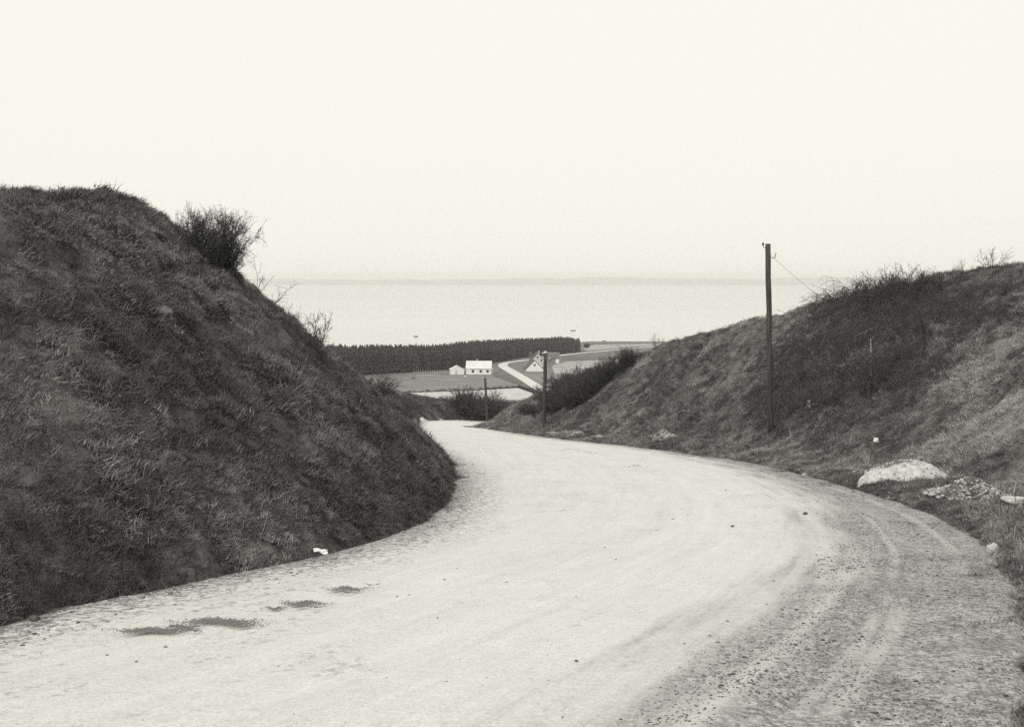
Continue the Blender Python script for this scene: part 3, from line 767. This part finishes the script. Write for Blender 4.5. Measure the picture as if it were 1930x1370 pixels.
scrap(1648, 842, 0.14, 0.12, 'small white paper scrap in grass above the chalk heap', 1.0, 0.2, 2)
_s = scrap(606, 1072, 0.15, 0.07, 'white scrap wedged at the road edge under the tall bank', 0.35, 0.4, 3, 0.10)
_s.location = road_z(606, 1055) + Vector((0, -0.05, 0.11))

# ------------------------------------------------------------------ telegraph poles
def pole(px, py, H_px, r0, r1, lean, lab, big, d0=20):
    p = see(px, py, 0, d0); H = H_px / F * p.y
    o = thing('telegraph_pole', p, lab, 'pole', 'telegraph poles along the road')
    pts, rad = [], []
    for i in range(13):
        tt = i / 12; pts.append((lean * tt + 0.012 * math.sin(i * 1.7) * (0 < i < 12), 0.01 * math.sin(i * 2.3), -0.4 + (H + 0.4) * tt)); rad.append(r0 + (r1 - r0) * tt + 0.003 * math.sin(i * 2.9))
    MB().tube(pts, rad, 14).build('post', M_POLE, o, True)
    x0 = lean
    MB().tube([(x0 - r1 * .9, 0, H - 0.14), (x0 - r1 - 0.06, 0, H - 0.12), (x0 - r1 - 0.075, 0, H - 0.02)], 0.012, 6).build('bracket', M_IRON, o)
    MB().tube([(x0 - r1 - 0.075, 0, H - 0.05), (x0 - r1 - 0.075, 0, H - 0.03), (x0 - r1 - 0.075, 0, H + 0.0), (x0 - r1 - 0.075, 0, H + 0.05)], [0.02, 0.038, 0.036, 0.012], 10).build('insulator', M_IRON if big else M_PORC, o, True)
    hk = [(x0 + r1 * .8, 0, H - 0.42)] + [(x0 + r1 + 0.085 - 0.075 * math.cos(a), 0, H - 0.42 - 0.065 * math.sin(a)) for a in np.linspace(0.2, 2.9, 7)] + [(x0 + r1 + 0.16, 0, H - 0.36)]
    MB().tube(hk, 0.011, 6).build('hook', M_IRON, o)
    MB().tube([(x0 + r1 + 0.16, 0, H - 0.37), (x0 + r1 + 0.16, 0, H - 0.34), (x0 + r1 + 0.16, 0, H - 0.29), (x0 + r1 + 0.16, 0, H - 0.26)], [0.02, 0.036, 0.034, 0.012], 10).build('insulator', M_PORC, o, True)
    return o, p
p1, pp = pole(1452.5, 815, 355, 0.105, 0.088, -0.09, 'tallest dark wooden telegraph pole standing on the bank by the thicket', True)
e = at(1600, 47) - pp
s0 = Vector((-0.01, 0, 335 / F * pp.y)); pts = [s0.lerp(e, k / 10) - Vector((0, 0, 0.25 * math.sin(math.pi * k / 10))) for k in range(11)]
MB().tube(pts, 0.005, 5).build('stay_wire', M_IRON, p1)
p2, _ = pole(1025, 806, 139, 0.12, 0.105, 0.10, 'middle dark telegraph pole before the bushes with a pale capped top', False)
h2 = 139 / F * p2.location.y
MB().tube([(0.10, 0, h2 - 0.01), (0.10, 0, h2 + 0.08), (0.10, 0, h2 + 0.13)], [0.13, 0.13, 0.03], 12).build('cap', M_LIMEG, p2, True)
p3, _ = pole(919, 796, 84, 0.11, 0.095, -0.22, 'most distant thin grey telegraph pole beside the bush at the far bend', False)

# ------------------------------------------------------------------ bare shrubs
def bush_segments(seed, h, spread, stems, kids, gkids, droop=0.0, base=0.25, r0=0.012, rt=0.004, wig=0.25, var=(0.65, 1.1)):
    r = np.random.default_rng(seed); A = []; B = []
    def grow(p, d, Ln, r_a, r_b, n, dr, store):
        nodes = [p]; step = Ln / n
        for i in range(n):
            d = d + r.normal(0, wig, 3) * 0.6; d[2] -= dr / n * 1.6; d /= np.linalg.norm(d)
            q = nodes[-1] + d * step
            store.append((*nodes[-1], *q, r_a + (r_b - r_a) * i / n, r_a + (r_b - r_a) * (i + 1) / n)); nodes.append(q)
        return nodes, d
    for s in range(stems):
        az = r.uniform(0, 2 * np.pi); t = spread * math.sqrt(r.uniform())
        p = np.array([math.cos(az) * base * t, math.sin(az) * base * t, -0.08])
        d = np.array([math.cos(az) * t, math.sin(az) * t, 1.0]); d /= np.linalg.norm(d)
        Ln = h * r.uniform(*var)
        nodes, d1 = grow(p, d, Ln, r0, rt * 1.4, 5, droop, A)
        for k in range(kids):
            i = r.integers(1, 6); q = nodes[i]; dd = (nodes[i] - nodes[i - 1]); dd = dd / np.linalg.norm(dd) + r.normal(0, 0.55, 3); dd[2] += 0.15; dd /= np.linalg.norm(dd)
            n2, d2 = grow(q, dd, Ln * r.uniform(0.22, 0.5), rt * 1.4, rt, 3, droop * .7, B)
            for g in range(gkids):
                i2 = r.integers(1, 4); d3 = d2 + r.normal(0, 0.7, 3); d3 /= np.linalg.norm(d3)
                grow(n2[i2], d3, Ln * r.uniform(0.08, 0.2), rt, rt * 0.7, 2, droop * .3, B)
    return np.array(A), np.array(B)
def tubes_mesh(name, seg, mat):
    p0, p1, r0, r1 = seg[:, :3], seg[:, 3:6], seg[:, 6:7], seg[:, 7:8]
    d = unit(p1 - p0); ref = np.where(np.abs(d[:, 2:3]) > 0.9, np.array([[1.0, 0, 0]]), np.array([[0, 0, 1.0]]))
    a = unit(np.cross(d, ref)); b = np.cross(d, a); V = []
    for p, rr in ((p0, r0), (p1, r1)):
        for k in range(3):
            an = 2 * math.pi * k / 3; V.append(p + (a * math.cos(an) + b * math.sin(an)) * rr)
    n = len(seg); v = np.stack(V, 1).reshape(-1, 3); o = np.arange(n)[:, None] * 6
    f = np.concatenate([o + np.array([[k, (k + 1) % 3, 3 + (k + 1) % 3, 3 + k]]) for k in range(3)])
    return mesh_np(name, v, f, mat)
class Bush:
    def __init__(s, seed, mat=M_TWIG, **k):
        A, B = bush_segments(seed, **k); s.a = tubes_mesh('stems', A, mat); s.b = tubes_mesh('twigs', B, mat)
    def place(s, loc, label, group=None, scale=1.0, rz=0.0, cat='bush', name='bare_bush', tilt=(0, 0)):
        o = thing(name, loc, label, cat, group); o.rotation_euler = (tilt[0], tilt[1], rz); o.scale = (scale,) * 3
        link('stems', s.a, o)['kind'] = 'stuff'; link('twigs', s.b, o)['kind'] = 'stuff'; return o

hero = Bush(1, h=1.12, spread=0.42, stems=64, kids=13, gkids=6, base=0.95, r0=0.007, rt=0.0034, wig=0.26, var=(0.78, 1.0))
hero.place(see(400, 497), 'large dense leafless bush standing out against the sky on the crest', None, 0.70, 0.3, tilt=(0, 0.04))
hero.place(see(428, 512), 'small leafless bush tucked against the lower side of the large dense bush', None, 0.42, 2.3, tilt=(0, 0.2))
sap = [Bush(20 + i, h=1.2, spread=0.35, stems=4, kids=4, gkids=2, base=0.2, r0=0.012, rt=0.005, wig=0.3) for i in range(3)]
thin = [Bush(30 + i, h=1.1, spread=0.8, stems=12, kids=5, gkids=3, base=0.4, r0=0.01, rt=0.005) for i in range(2)]
sap[0].place(see(484, 560), 'spindly sapling on the steep crest just below the large dense bush', 'saplings on the crests', 0.5, 0, 'sapling', 'sapling', (0, 0.3))
sap[1].place(see(508, 580), 'forked bare sapling lower down the crest against the pale water', 'saplings on the crests', 0.5, 1, 'sapling', 'sapling', (0, 0.35))
thin[0].place(see(560, 622), 'sparse low bush on the falling crest above the far wood', None, 0.35, 2)
sap[2].place(see(606, 662), 'bare sapling on the falling crest where the dark wood begins', 'saplings on the crests', 0.7, 2, 'sapling', 'sapling', (0, 0.25))
thin[1].place(see(590, 655), 'wispy bush beside the sapling where the dark wood begins', None, 0.6, 0)
sap[0].place(see(1355, 612), 'lone thin sapling rising from the opposite crest against the water', 'saplings on the crests', 0.6, 2.2, 'sapling', 'sapling')
thin[0].place(see(1240, 654), 'wispy small bush on the opposite crest before the coast', None, 0.55, 1.0)
thin[1].place(see(1868, 508), 'sparse spreading bush against the sky on the high crest beyond the thicket', None, 0.62, 0.7)
thin[0].place(see(1815, 516), 'very low wispy bush on the high crest beside the spreading one', None, 0.35, 2.7)

dense = [Bush(40 + i, mat=(M_TWIGPALE if i == 1 else M_TWIG), h=1.9, spread=0.85, stems=46, kids=11, gkids=4, base=0.65, r0=0.02, rt=0.010, wig=0.32) for i in range(3)]
for (px, py, s, lab) in ((706, 752, 0.5, 'dark bush showing over the grassy nose beneath the wood'), (745, 790, 0.4, 'low dark bush on the slope before the cut bank at the bend'), (768, 792, 0.3, 'smallest dark bush at the start of the far cut bank')):
    dense[px % 3].place(see(px, py, 0, 45), lab, None, s, px * .1)
dense[0].place(see(885, 790, 0, 60), 'broad dark bush overhanging the far bend beside the thin pole', None, 1.3, 0.4)
dense[2].place(see(872, 775, 0, 60), 'dark bush filling the upper corner of the far cut bank', None, 1.0, 2.2)
dense[1].place(see(905, 790, 0.5, 60), 'dense dark bush directly below the top of the far bend', None, 1.15, 3.4)
dense[1].place(see(925, 788, 0, 60), 'dark bush close behind the most distant thin pole', None, 0.95, 1.4)
row = [(1188, 690, .5), (1165, 706, .55), (1142, 722, .6), (1120, 740, .65), (1100, 758, .65), (1080, 774, .65), (1062, 789, .6), (1044, 794, .55), (1012, 800, .45), (994, 799, .4), (1110, 730, .65), (1085, 748, .65), (1060, 768, .65), (1034, 786, .6)]
for i, (px, py, s) in enumerate(row):
    dense[i % 3].place(see(px, py, 3.0 if px < 1070 else 0.0, 30), 'dark leafless bush in the unbroken row behind the middle pole', 'bushes in the row behind the middle pole', s * 0.95, i * 1.3)

thick = [Bush(50 + i, mat=(M_TWIG if i % 2 else M_TWIGPALE), h=1.7, spread=1.3, stems=26, kids=7, gkids=3, base=0.5, r0=0.011, rt=0.0056, droop=0.9, wig=0.28) for i in range(5)]
upright = [Bush(65 + i, h=0.85, spread=0.85, stems=30, kids=8, gkids=4, base=0.8, r0=0.009, rt=0.0045, wig=0.32) for i in range(2)]
for i, (px, py, k) in enumerate(((1580, 577, .5), (1598, 572, .65), (1622, 566, .8), (1650, 560, .75), (1680, 556, .9), (1708, 553, .9), (1732, 550, .75), (1758, 545, .5), (1640, 575, .8), (1690, 570, .9), (1725, 566, .8), (1775, 545, .45))):
    upright[i % 2].place(see(px, py, 0, 20), 'upright leafless shrub on the crest along the top of the thicket', 'upright shrubs along the top of the thicket', k, px * .7)
for k in range(9):
    q = (k + 0.4) / 9.0
    fx_, fy_ = FURROW[0] + (FURROW[2] - FURROW[0]) * q, FURROW[1] + (FURROW[3] - FURROW[1]) * q
    thick[(1, 3)[k % 2]].place(Vector((fx_, fy_, gz(fx_, fy_))), 'low dark scrub in the furrow running down the bank to the road', 'low scrub in the furrow on the bank', 0.27 + 0.05 * (k % 3), k * 1.1)
cane = Bush(60, M_CANE, h=1.8, spread=1.3, stems=6, kids=2, gkids=1, base=0.5, r0=0.011, rt=0.007, droop=1.3, wig=0.2)
tl = [(1597, 572, .6), (1635, 566, .6), (1672, 562, .6), (1710, 560, .6), (1748, 552, .5), (1790, 535, .5), (1560, 606, .6), (1620, 600, .8), (1680, 595, .85), (1740, 590, .75), (1800, 575, .6), (1850, 545, .4),
      (1520, 655, .7), (1580, 655, .85), (1640, 650, .9), (1700, 640, .85), (1760, 628, .75), (1820, 605, .55), (1500, 712, .75), (1560, 712, .85), (1620, 704, .9), (1680, 690, .8), (1740, 675, .65), (1488, 770, .6), (1540, 770, .75), (1600, 758, .75), (1655, 738, .65), (1710, 712, .6), (1660, 566, .6), (1690, 562, .6), (1725, 560, .6), (1615, 580, .6), (1770, 545, .5), (1475, 735, .5), (1790, 690, .45), (1840, 640, .4), (1470, 680, .45), (1750, 720, .4), (1880, 560, .45), (1900, 590, .4), (1830, 560, .5), (1870, 610, .4), (1905, 540, .35)]
for i, (px, py, s) in enumerate(tl):
    thick[i % 5].place(see(px, py, 0, 20), 'tangled dark leafless bush in the thicket beside the tallest pole', 'bushes of the thicket beside the tallest pole', s * (1.0 if py < 570 else 1.35), i * 1.9)
for i, (px, py, s) in enumerate(((1650, 690, .8), (1600, 640, .7), (1710, 620, .8), (1560, 700, .7), (1690, 660, .7), (1530, 660, .6), (1620, 725, .7), (1750, 600, .6), (1580, 760, .6), (1670, 580, .6), (1780, 650, .6))):
    cane.place(see(px, py, -0.7, 20), 'pale arching bramble canes among the dark bushes of the thicket', 'pale bramble canes in the thicket', s, i * 2.1, 'bramble', 'bramble')
MB().tube([(0, 0, -0.2), (0.02, 0, 0.6), (0.0, 0.0, 1.35)], [0.028, 0.025, 0.02], 7).build('post', M_CANE, thing('fence_post', see(1641, 710, -0.5, 20), 'pale weathered stake standing upright amid the dark thicket', 'post'))

# ------------------------------------------------------------------ houses
def slab(p0, p1, th):      # roof slope section in (y or x, z) with thickness
    (a, b), (c, d) = p0, p1; L_ = math.hypot(c - a, d - b); nx_, nz_ = -(d - b) / L_ * th, (c - a) / L_ * th
    if nz_ < 0: nx_, nz_ = -nx_, -nz_
    return [(a, b), (c, d), (c + nx_, d + nz_), (a + nx_, b + nz_)]
def window(parent, x, y, z, w, h, dirn, frame_mat=M_LIME):
    """dirn 'f' faces -y, 'l' faces -x"""
    if dirn == 'f':
        fo = MB().box(x - w / 2 - .07, x + w / 2 + .07, y - .06, y + .02, z - .07, z).box(x - w / 2 - .07, x + w / 2 + .07, y - .06, y + .02, z + h, z + h + .07).box(x - w / 2 - .07, x - w / 2, y - .058, y + .02, z, z + h).box(x + w / 2, x + w / 2 + .07, y - .058, y + .02, z, z + h).build('window', frame_mat, parent)
        MB().box(x - w / 2, x + w / 2, y - .02, y + .02, z, z + h).build('pane', M_GLASS, fo)
    else:
        fo = MB().box(y - .06, y + .02, x - w / 2 - .07, x + w / 2 + .07, z - .07, z).box(y - .06, y + .02, x - w / 2 - .07, x + w / 2 + .07, z + h, z + h + .07).build('window', frame_mat, parent)
        MB().box(y - .02, y + .02, x - w / 2, x + w / 2, z, z + h).build('pane', M_GLASS, fo)
def house_along_x(loc, L_, D, eave, ridge, wallm, roofm, label, rz=0.0, name='house', over=0.35):
    o = thing(name, loc, label, 'house', None, rz); h = L_ / 2; q = D / 2
    MB().prism([(-q, -0.4), (q, -0.4), (q, eave), (0, ridge - .12), (-q, eave)], 'x', -h, h).build('wall', wallm, o)
    sl = (ridge - eave) / q
    mb = MB(); mb.prism(slab((-q - over, eave - sl * over), (0.0, ridge), .16), 'x', -h - .3, h + .3); mb.prism(slab((q + over, eave - sl * over), (0.001, ridge), .16), 'x', -h - .3, h + .3)
    mb.build('roof', roofm, o); return o
def gable_house(loc, Wd, Dp, eave, ridge, wallm, roofm, label, rz=0.0, name='house', over=0.3):
    o = thing(name, loc, label, 'house', None, rz); h = Wd / 2
    MB().prism([(-h, -0.4), (h, -0.4), (h, eave), (0, ridge - .12), (-h, eave)], 'y', 0, Dp).build('wall', wallm, o)
    sl = (ridge - eave) / h
    mb = MB(); mb.prism(slab((-h - over, eave - sl * over), (0.0, ridge), .18), 'y', -.12, Dp + .2); mb.prism(slab((h + over, eave - sl * over), (0.001, ridge), .18), 'y', -.12, Dp + .2)
    mb.build('roof', roofm, o); return o
p = Vector(plain_pt(902.5, 706.0))
hA = house_along_x(p + Vector((0, 4, 0)), 11.6, 7.6, 2.9, 6.0, M_LIME, M_PALEROOF, 'long white house with pale roof and three dark square windows', -0.03)
for x_ in (-2.7, 1.0, 4.2): window(hA, x_, -3.8, 0.95, 1.15, 1.2, 'f')
MB().box(-1.2, -0.7, -0.25, 0.25, 5.9, 6.9).build('chimney', M_LIMEG, hA)
MB().box(5.8, 6.9, -3.5, -2.2, 2.5, 2.8).build('porch_roof', M_PALEROOF, hA)
MB().box(6.3, 6.45, -3.3, -3.15, 0, 2.5).build('porch_post', M_WOODPALE, hA)
p = Vector(plain_pt(862, 706.2))
sA = gable_house(p + Vector((0, 0.3, 0)), 6.3, 7.0, 2.1, 3.7, M_LIME, M_PALEROOF, 'low white gabled shed attached near the long white house', 0.12, 'shed', 0.25)
MB().box(-1.1, 0.2, -0.05, 0.02, 0, 1.9).build('door', M_LIMEG, sA)
p = Vector(plain_pt(1007.5, 700.0))
hB = gable_house(p, 8.6, 8.0, 0.9, 5.2, M_LIME, M_THATCH, 'small bright white gable with one round dark window nearest the road', 0.10)
window(hB, 0.05, 0, 2.6, 0.9, 0.95, 'f')
p = Vector(plain_pt(1014.0, 692.0))
hC = gable_house(p, 8.0, 10.0, 2.6, 7.2, M_LIMEG, M_THATCH, 'taller greyish gable house with chimney behind the bright white gable', 0.06)
window(hC, -0.2, 0, 4.6, 0.75, 1.1, 'f', M_LIMEG); window(hC, 1.75, 0, 2.9, 0.75, 1.2, 'f', M_LIMEG); window(hC, -1.9, 0, 2.6, 0.75, 1.1, 'f', M_LIMEG)
MB().box(0.35, 1.0, 2.0, 2.7, 6.3, 8.3).build('chimney', M_LIMEG, hC)
p = Vector(plain_pt(1043.5, 684.5))
hD = house_along_x(p + Vector((0, 3, 0)), 6.0, 6.0, 2.9, 5.4, M_BRICK, M_TILE, 'dark tiled brick outhouse behind the middle pole top', 0.02, 'outhouse')
MB().box(1.0, 2.9, -3.06, -2.95, 0, 2.3).build('door', M_LIME, hD)
MB().box(-3.3, 3.3, -0.14, 0.14, 5.38, 5.62).build('ridge_cap', M_LIMEG, hD)
window(hD, -1.4, -3.0, 1.1, 0.8, 1.0, 'f', M_LIMEG)

# garden fence of pale stakes and rails left of the white house, with stacked boards
p = Vector(plain_pt(812, 704.5)); fo = thing('stake_fence', p, 'row of pale upright stakes with a rail before the dark wood', 'fence')
for i in range(15):
    MB().box(-8 + i * 1.1 - .05, -8 + i * 1.1 + .05, -.05, .05, -.2, 2.0 + 0.5 * random.random()).build('stake', M_WOODPALE, fo)
MB().box(-8.2, 7.6, -.12, -.055, 0.9, 1.0).build('rail', M_WOODPALE, fo)
p = Vector(plain_pt(808, 708)); po = thing('board_stack', p, 'low stack of pale boards lying below the row of stakes', 'boards')
for i in range(4): MB().box(-6 + i * .5, 5.5 - i * .8, -.6 + i * .12, .6 - i * .12, 0.14 * i, 0.14 * i + .12).build('board', M_WOODPALE, po)
p = Vector(plain_pt(779, 714.5)); bo = thing('manure_heap', p, 'small dark heap on the grey field beside the board stack', 'heap')
mm = mound(1.9, 1.4, 0.9, 88, .1); mm.materials.append(M_CLOD); link('mound', mm, bo)
p = Vector(plain_pt(877, 710.0)); bo = thing('lime_heap', p, 'tiny white heap on the ground before the long white house', 'heap')
mm = mound(0.9, 0.7, 0.7, 89, .1); mm.materials.append(M_CHALK); link('mound', mm, bo)

# hedge line between the fields, leafy scrap by scrap
def leaf_cloud(name, pts, size, mat, seed, parent=None):
    r = np.random.default_rng(seed); n = len(pts); a = unit(r.normal(0, 1, (n, 3))); b = unit(np.cross(a, r.normal(0, 1, (n, 3))))
    s = size * r.uniform(0.5, 1.3, (n, 1)); p = np.asarray(pts)
    v = np.stack([p + a * s, p - a * s * .5 + b * s * .8, p - a * s * .5 - b * s * .8], 1).reshape(-1, 3)
    return link(name, mesh_np(name, v, np.arange(3 * n).reshape(-1, 3), mat), parent)
r = np.random.default_rng(77)
hp = np.array([plain_pt(*q) for q in ((600, 748.5), (720, 742.6), (900, 735.4), (978, 730.5), (1008, 741.5))])
tt = r.uniform(0, 4, 5000); i = tt.astype(int).clip(0, 3); fr_ = (tt - i)[:, None]
pts = hp[i] * (1 - fr_) + hp[i + 1] * fr_ + np.stack([r.normal(0, .3, 5000), r.normal(0, .45, 5000), r.uniform(0, 1.1, 5000) * (0.6 + 0.4 * np.sin(tt * 40))], 1)
tag(leaf_cloud('field_hedge', pts, 0.22, M_PINE, 78), 'thin dark hedge dividing the pale field from the grey field', 'hedge')
# round pale bush behind the gables
p = Vector(plain_pt(1000.5, 678)); bo = thing('garden_tree', p, 'round pale bush beside the tall gable house', 'tree')
MB().tube([(0, 0, -.2), (0, 0, 1.6), (0.1, 0, 2.6)], [.16, .12, .05], 6).build('trunk', M_TWIG, bo)
q = unit(r.normal(0, 1, (700, 3))) * (r.uniform(0, 1, (700, 1)) ** .4) * np.array([1.5, 1.5, 1.6]) + np.array([0, 0, 3.0])
leaf_cloud('crown', q, 0.22, M_FARBUSH, 79, bo)
# small clump at the end of the wood
p = Vector(plain_pt(1106, 657)); bo = thing('pine_tree', p, 'separate low dark tree just beyond the end of the wood', 'tree')
MB().tube([(0, 0, -.2), (0, 0, 1.2), (0.1, 0, 3)], [.16, .12, .05], 6).build('trunk', M_TWIG, bo)
q = unit(r.normal(0, 1, (900, 3))) * (r.uniform(0, 1, (900, 1)) ** .4) * np.array([2.4, 2.0, 1.5]) + np.array([0, 0, 2.0])
leaf_cloud('crown', q, 0.3, M_PINE, 80, bo)

# ------------------------------------------------------------------ pine plantation: one mass of dark trees by the water
def pine(seed):
    r = np.random.default_rng(seed); n = 420
    h = r.uniform(0, 1, n) ** 0.8; rad = (1 - h ** 2.6) ** 0.8 * 1.75 * (0.8 + 0.2 * np.sin(h * 26)) * r.uniform(0.55, 1.05, n); a = r.uniform(0, 6.283, n)
    p = np.stack([np.cos(a) * rad, np.sin(a) * rad, 1.0 + h * 9.0], 1)
    s = r.uniform(0.25, 0.6, (n, 1)) * (1.15 - 0.7 * h)[:, None]
    ax = unit(np.stack([np.cos(a), np.sin(a), -0.35 + r.normal(0, .3, n)], 1)); b = unit(np.cross(ax, np.array([[0, 0, 1.0]]) + r.normal(0, .3, (n, 3))))
    v = np.stack([p + ax * s, p - ax * s * .6 + b * s * .7, p - ax * s * .6 - b * s * .7], 1).reshape(-1, 3)
    f = np.arange(3 * n).reshape(-1, 3)
    k = len(v); tv = np.array([(0.16, 0, -.3), (-0.08, .14, -.3), (-.08, -.14, -.3), (0, 0, 9.6)]); tf = np.array([(0, 1, 3), (1, 2, 3), (2, 0, 3)]) + k
    return bpy.data.objects.new('pine_tree', mesh_np('pine_tree', np.concatenate([v, tv]), np.concatenate([f, tf]), M_PINE))
front = np.array([plain_pt(*q)[:2] for q in ((480, 716), (620, 711), (720, 704.5), (780, 701), (850, 696.5), (945, 680.5), (1000, 671.5), (1050, 667), (1096, 662.8))])
P = []
seg = np.concatenate([[0], np.cumsum(np.linalg.norm(np.diff(front, axis=0), axis=1))])
for s_ in np.arange(0, seg[-1], 2.1):
    bx, by = np.interp(s_, seg, front[:, 0]), np.interp(s_, seg, front[:, 1])
    depth = 62 * (1 - 0.45 * s_ / seg[-1])
    for dd in np.arange(0, depth, 2.6):
        if by + dd > coast(bx - dd * .28) - 8: continue
        P.append((bx - dd * 0.28 + rng.normal(0, 1.3) - 2.0 * (s_ > seg[-1] - 3), by + dd + rng.normal(0, 1.2)))
P = np.array(P); n = len(P)
hs = np.interp(P[:, 0], [-120, -60, -30, 0, 45], [1.20, 1.08, 0.98, 0.92, 0.86]) * np.clip(rng.normal(1.0, 0.035, n), 0.9, 1.1) * (1 + 0.05 * fbm(P[:, 0] / 14, P[:, 1] / 14, 95, 2))
scatter('forest', np.stack([P[:, 0], P[:, 1], plain(P[:, 1]) + EYE], 1), np.stack([np.zeros(n), np.zeros(n), rng.uniform(0, 6.28, n)], 1), hs, rng.integers(0, 4, n), [pine(i) for i in range(4)])
print('forest', n)

# ------------------------------------------------------------------ boats on the fjord
def boat(px, py, L_, lab, mast=0.0, rz=0.2):
    d = -SEA * F / (py - HY); o = thing('rowing_boat', Vector(((px - CX) / F * d, d, SEA + EYE)), lab, 'boat', 'small boats on the fjord', rz)
    n = 9; v = []; f = []
    for i in range(n):
        tt = i / (n - 1) * 2 - 1; w = (1 - abs(tt) ** 2.4) * L_ * 0.17 + 0.03; sh = 0.55 + 0.25 * tt * tt
        v += [(tt * L_ / 2, -w, sh), (tt * L_ / 2, -w * .6, -.15), (tt * L_ / 2, w * .6, -.15), (tt * L_ / 2, w, sh), (tt * L_ / 2, w * .85, sh), (tt * L_ / 2, 0, 0.0), (tt * L_ / 2, -w * .85, sh)]
    for i in range(n - 1):
        for k in range(7): f.append((i * 7 + k, i * 7 + (k + 1) % 7, (i + 1) * 7 + (k + 1) % 7, (i + 1) * 7 + k))
    MB().add(v, f).build('hull', M_HULL, o)
    for x_ in (-L_ * .18, L_ * .12): MB().box(x_ - .12, x_ + .12, -L_ * .14, L_ * .14, .36, .42).build('thwart', M_WOODPALE, o)
    if mast: MB().tube([(L_ * .1, 0, 0), (L_ * .1, 0, mast)], .05, 6).build('mast', M_HULL, o)
    return o
boat(783.5, 634.5, 3.4, 'small dark boat close above the tree tops of the wood', 1.2)
boat(1080, 623.5, 5.0, 'long low grey boat farther out beyond the end of the wood')
boat(1138.5, 643.6, 3.0, 'tiny boat lying just off the low coast')
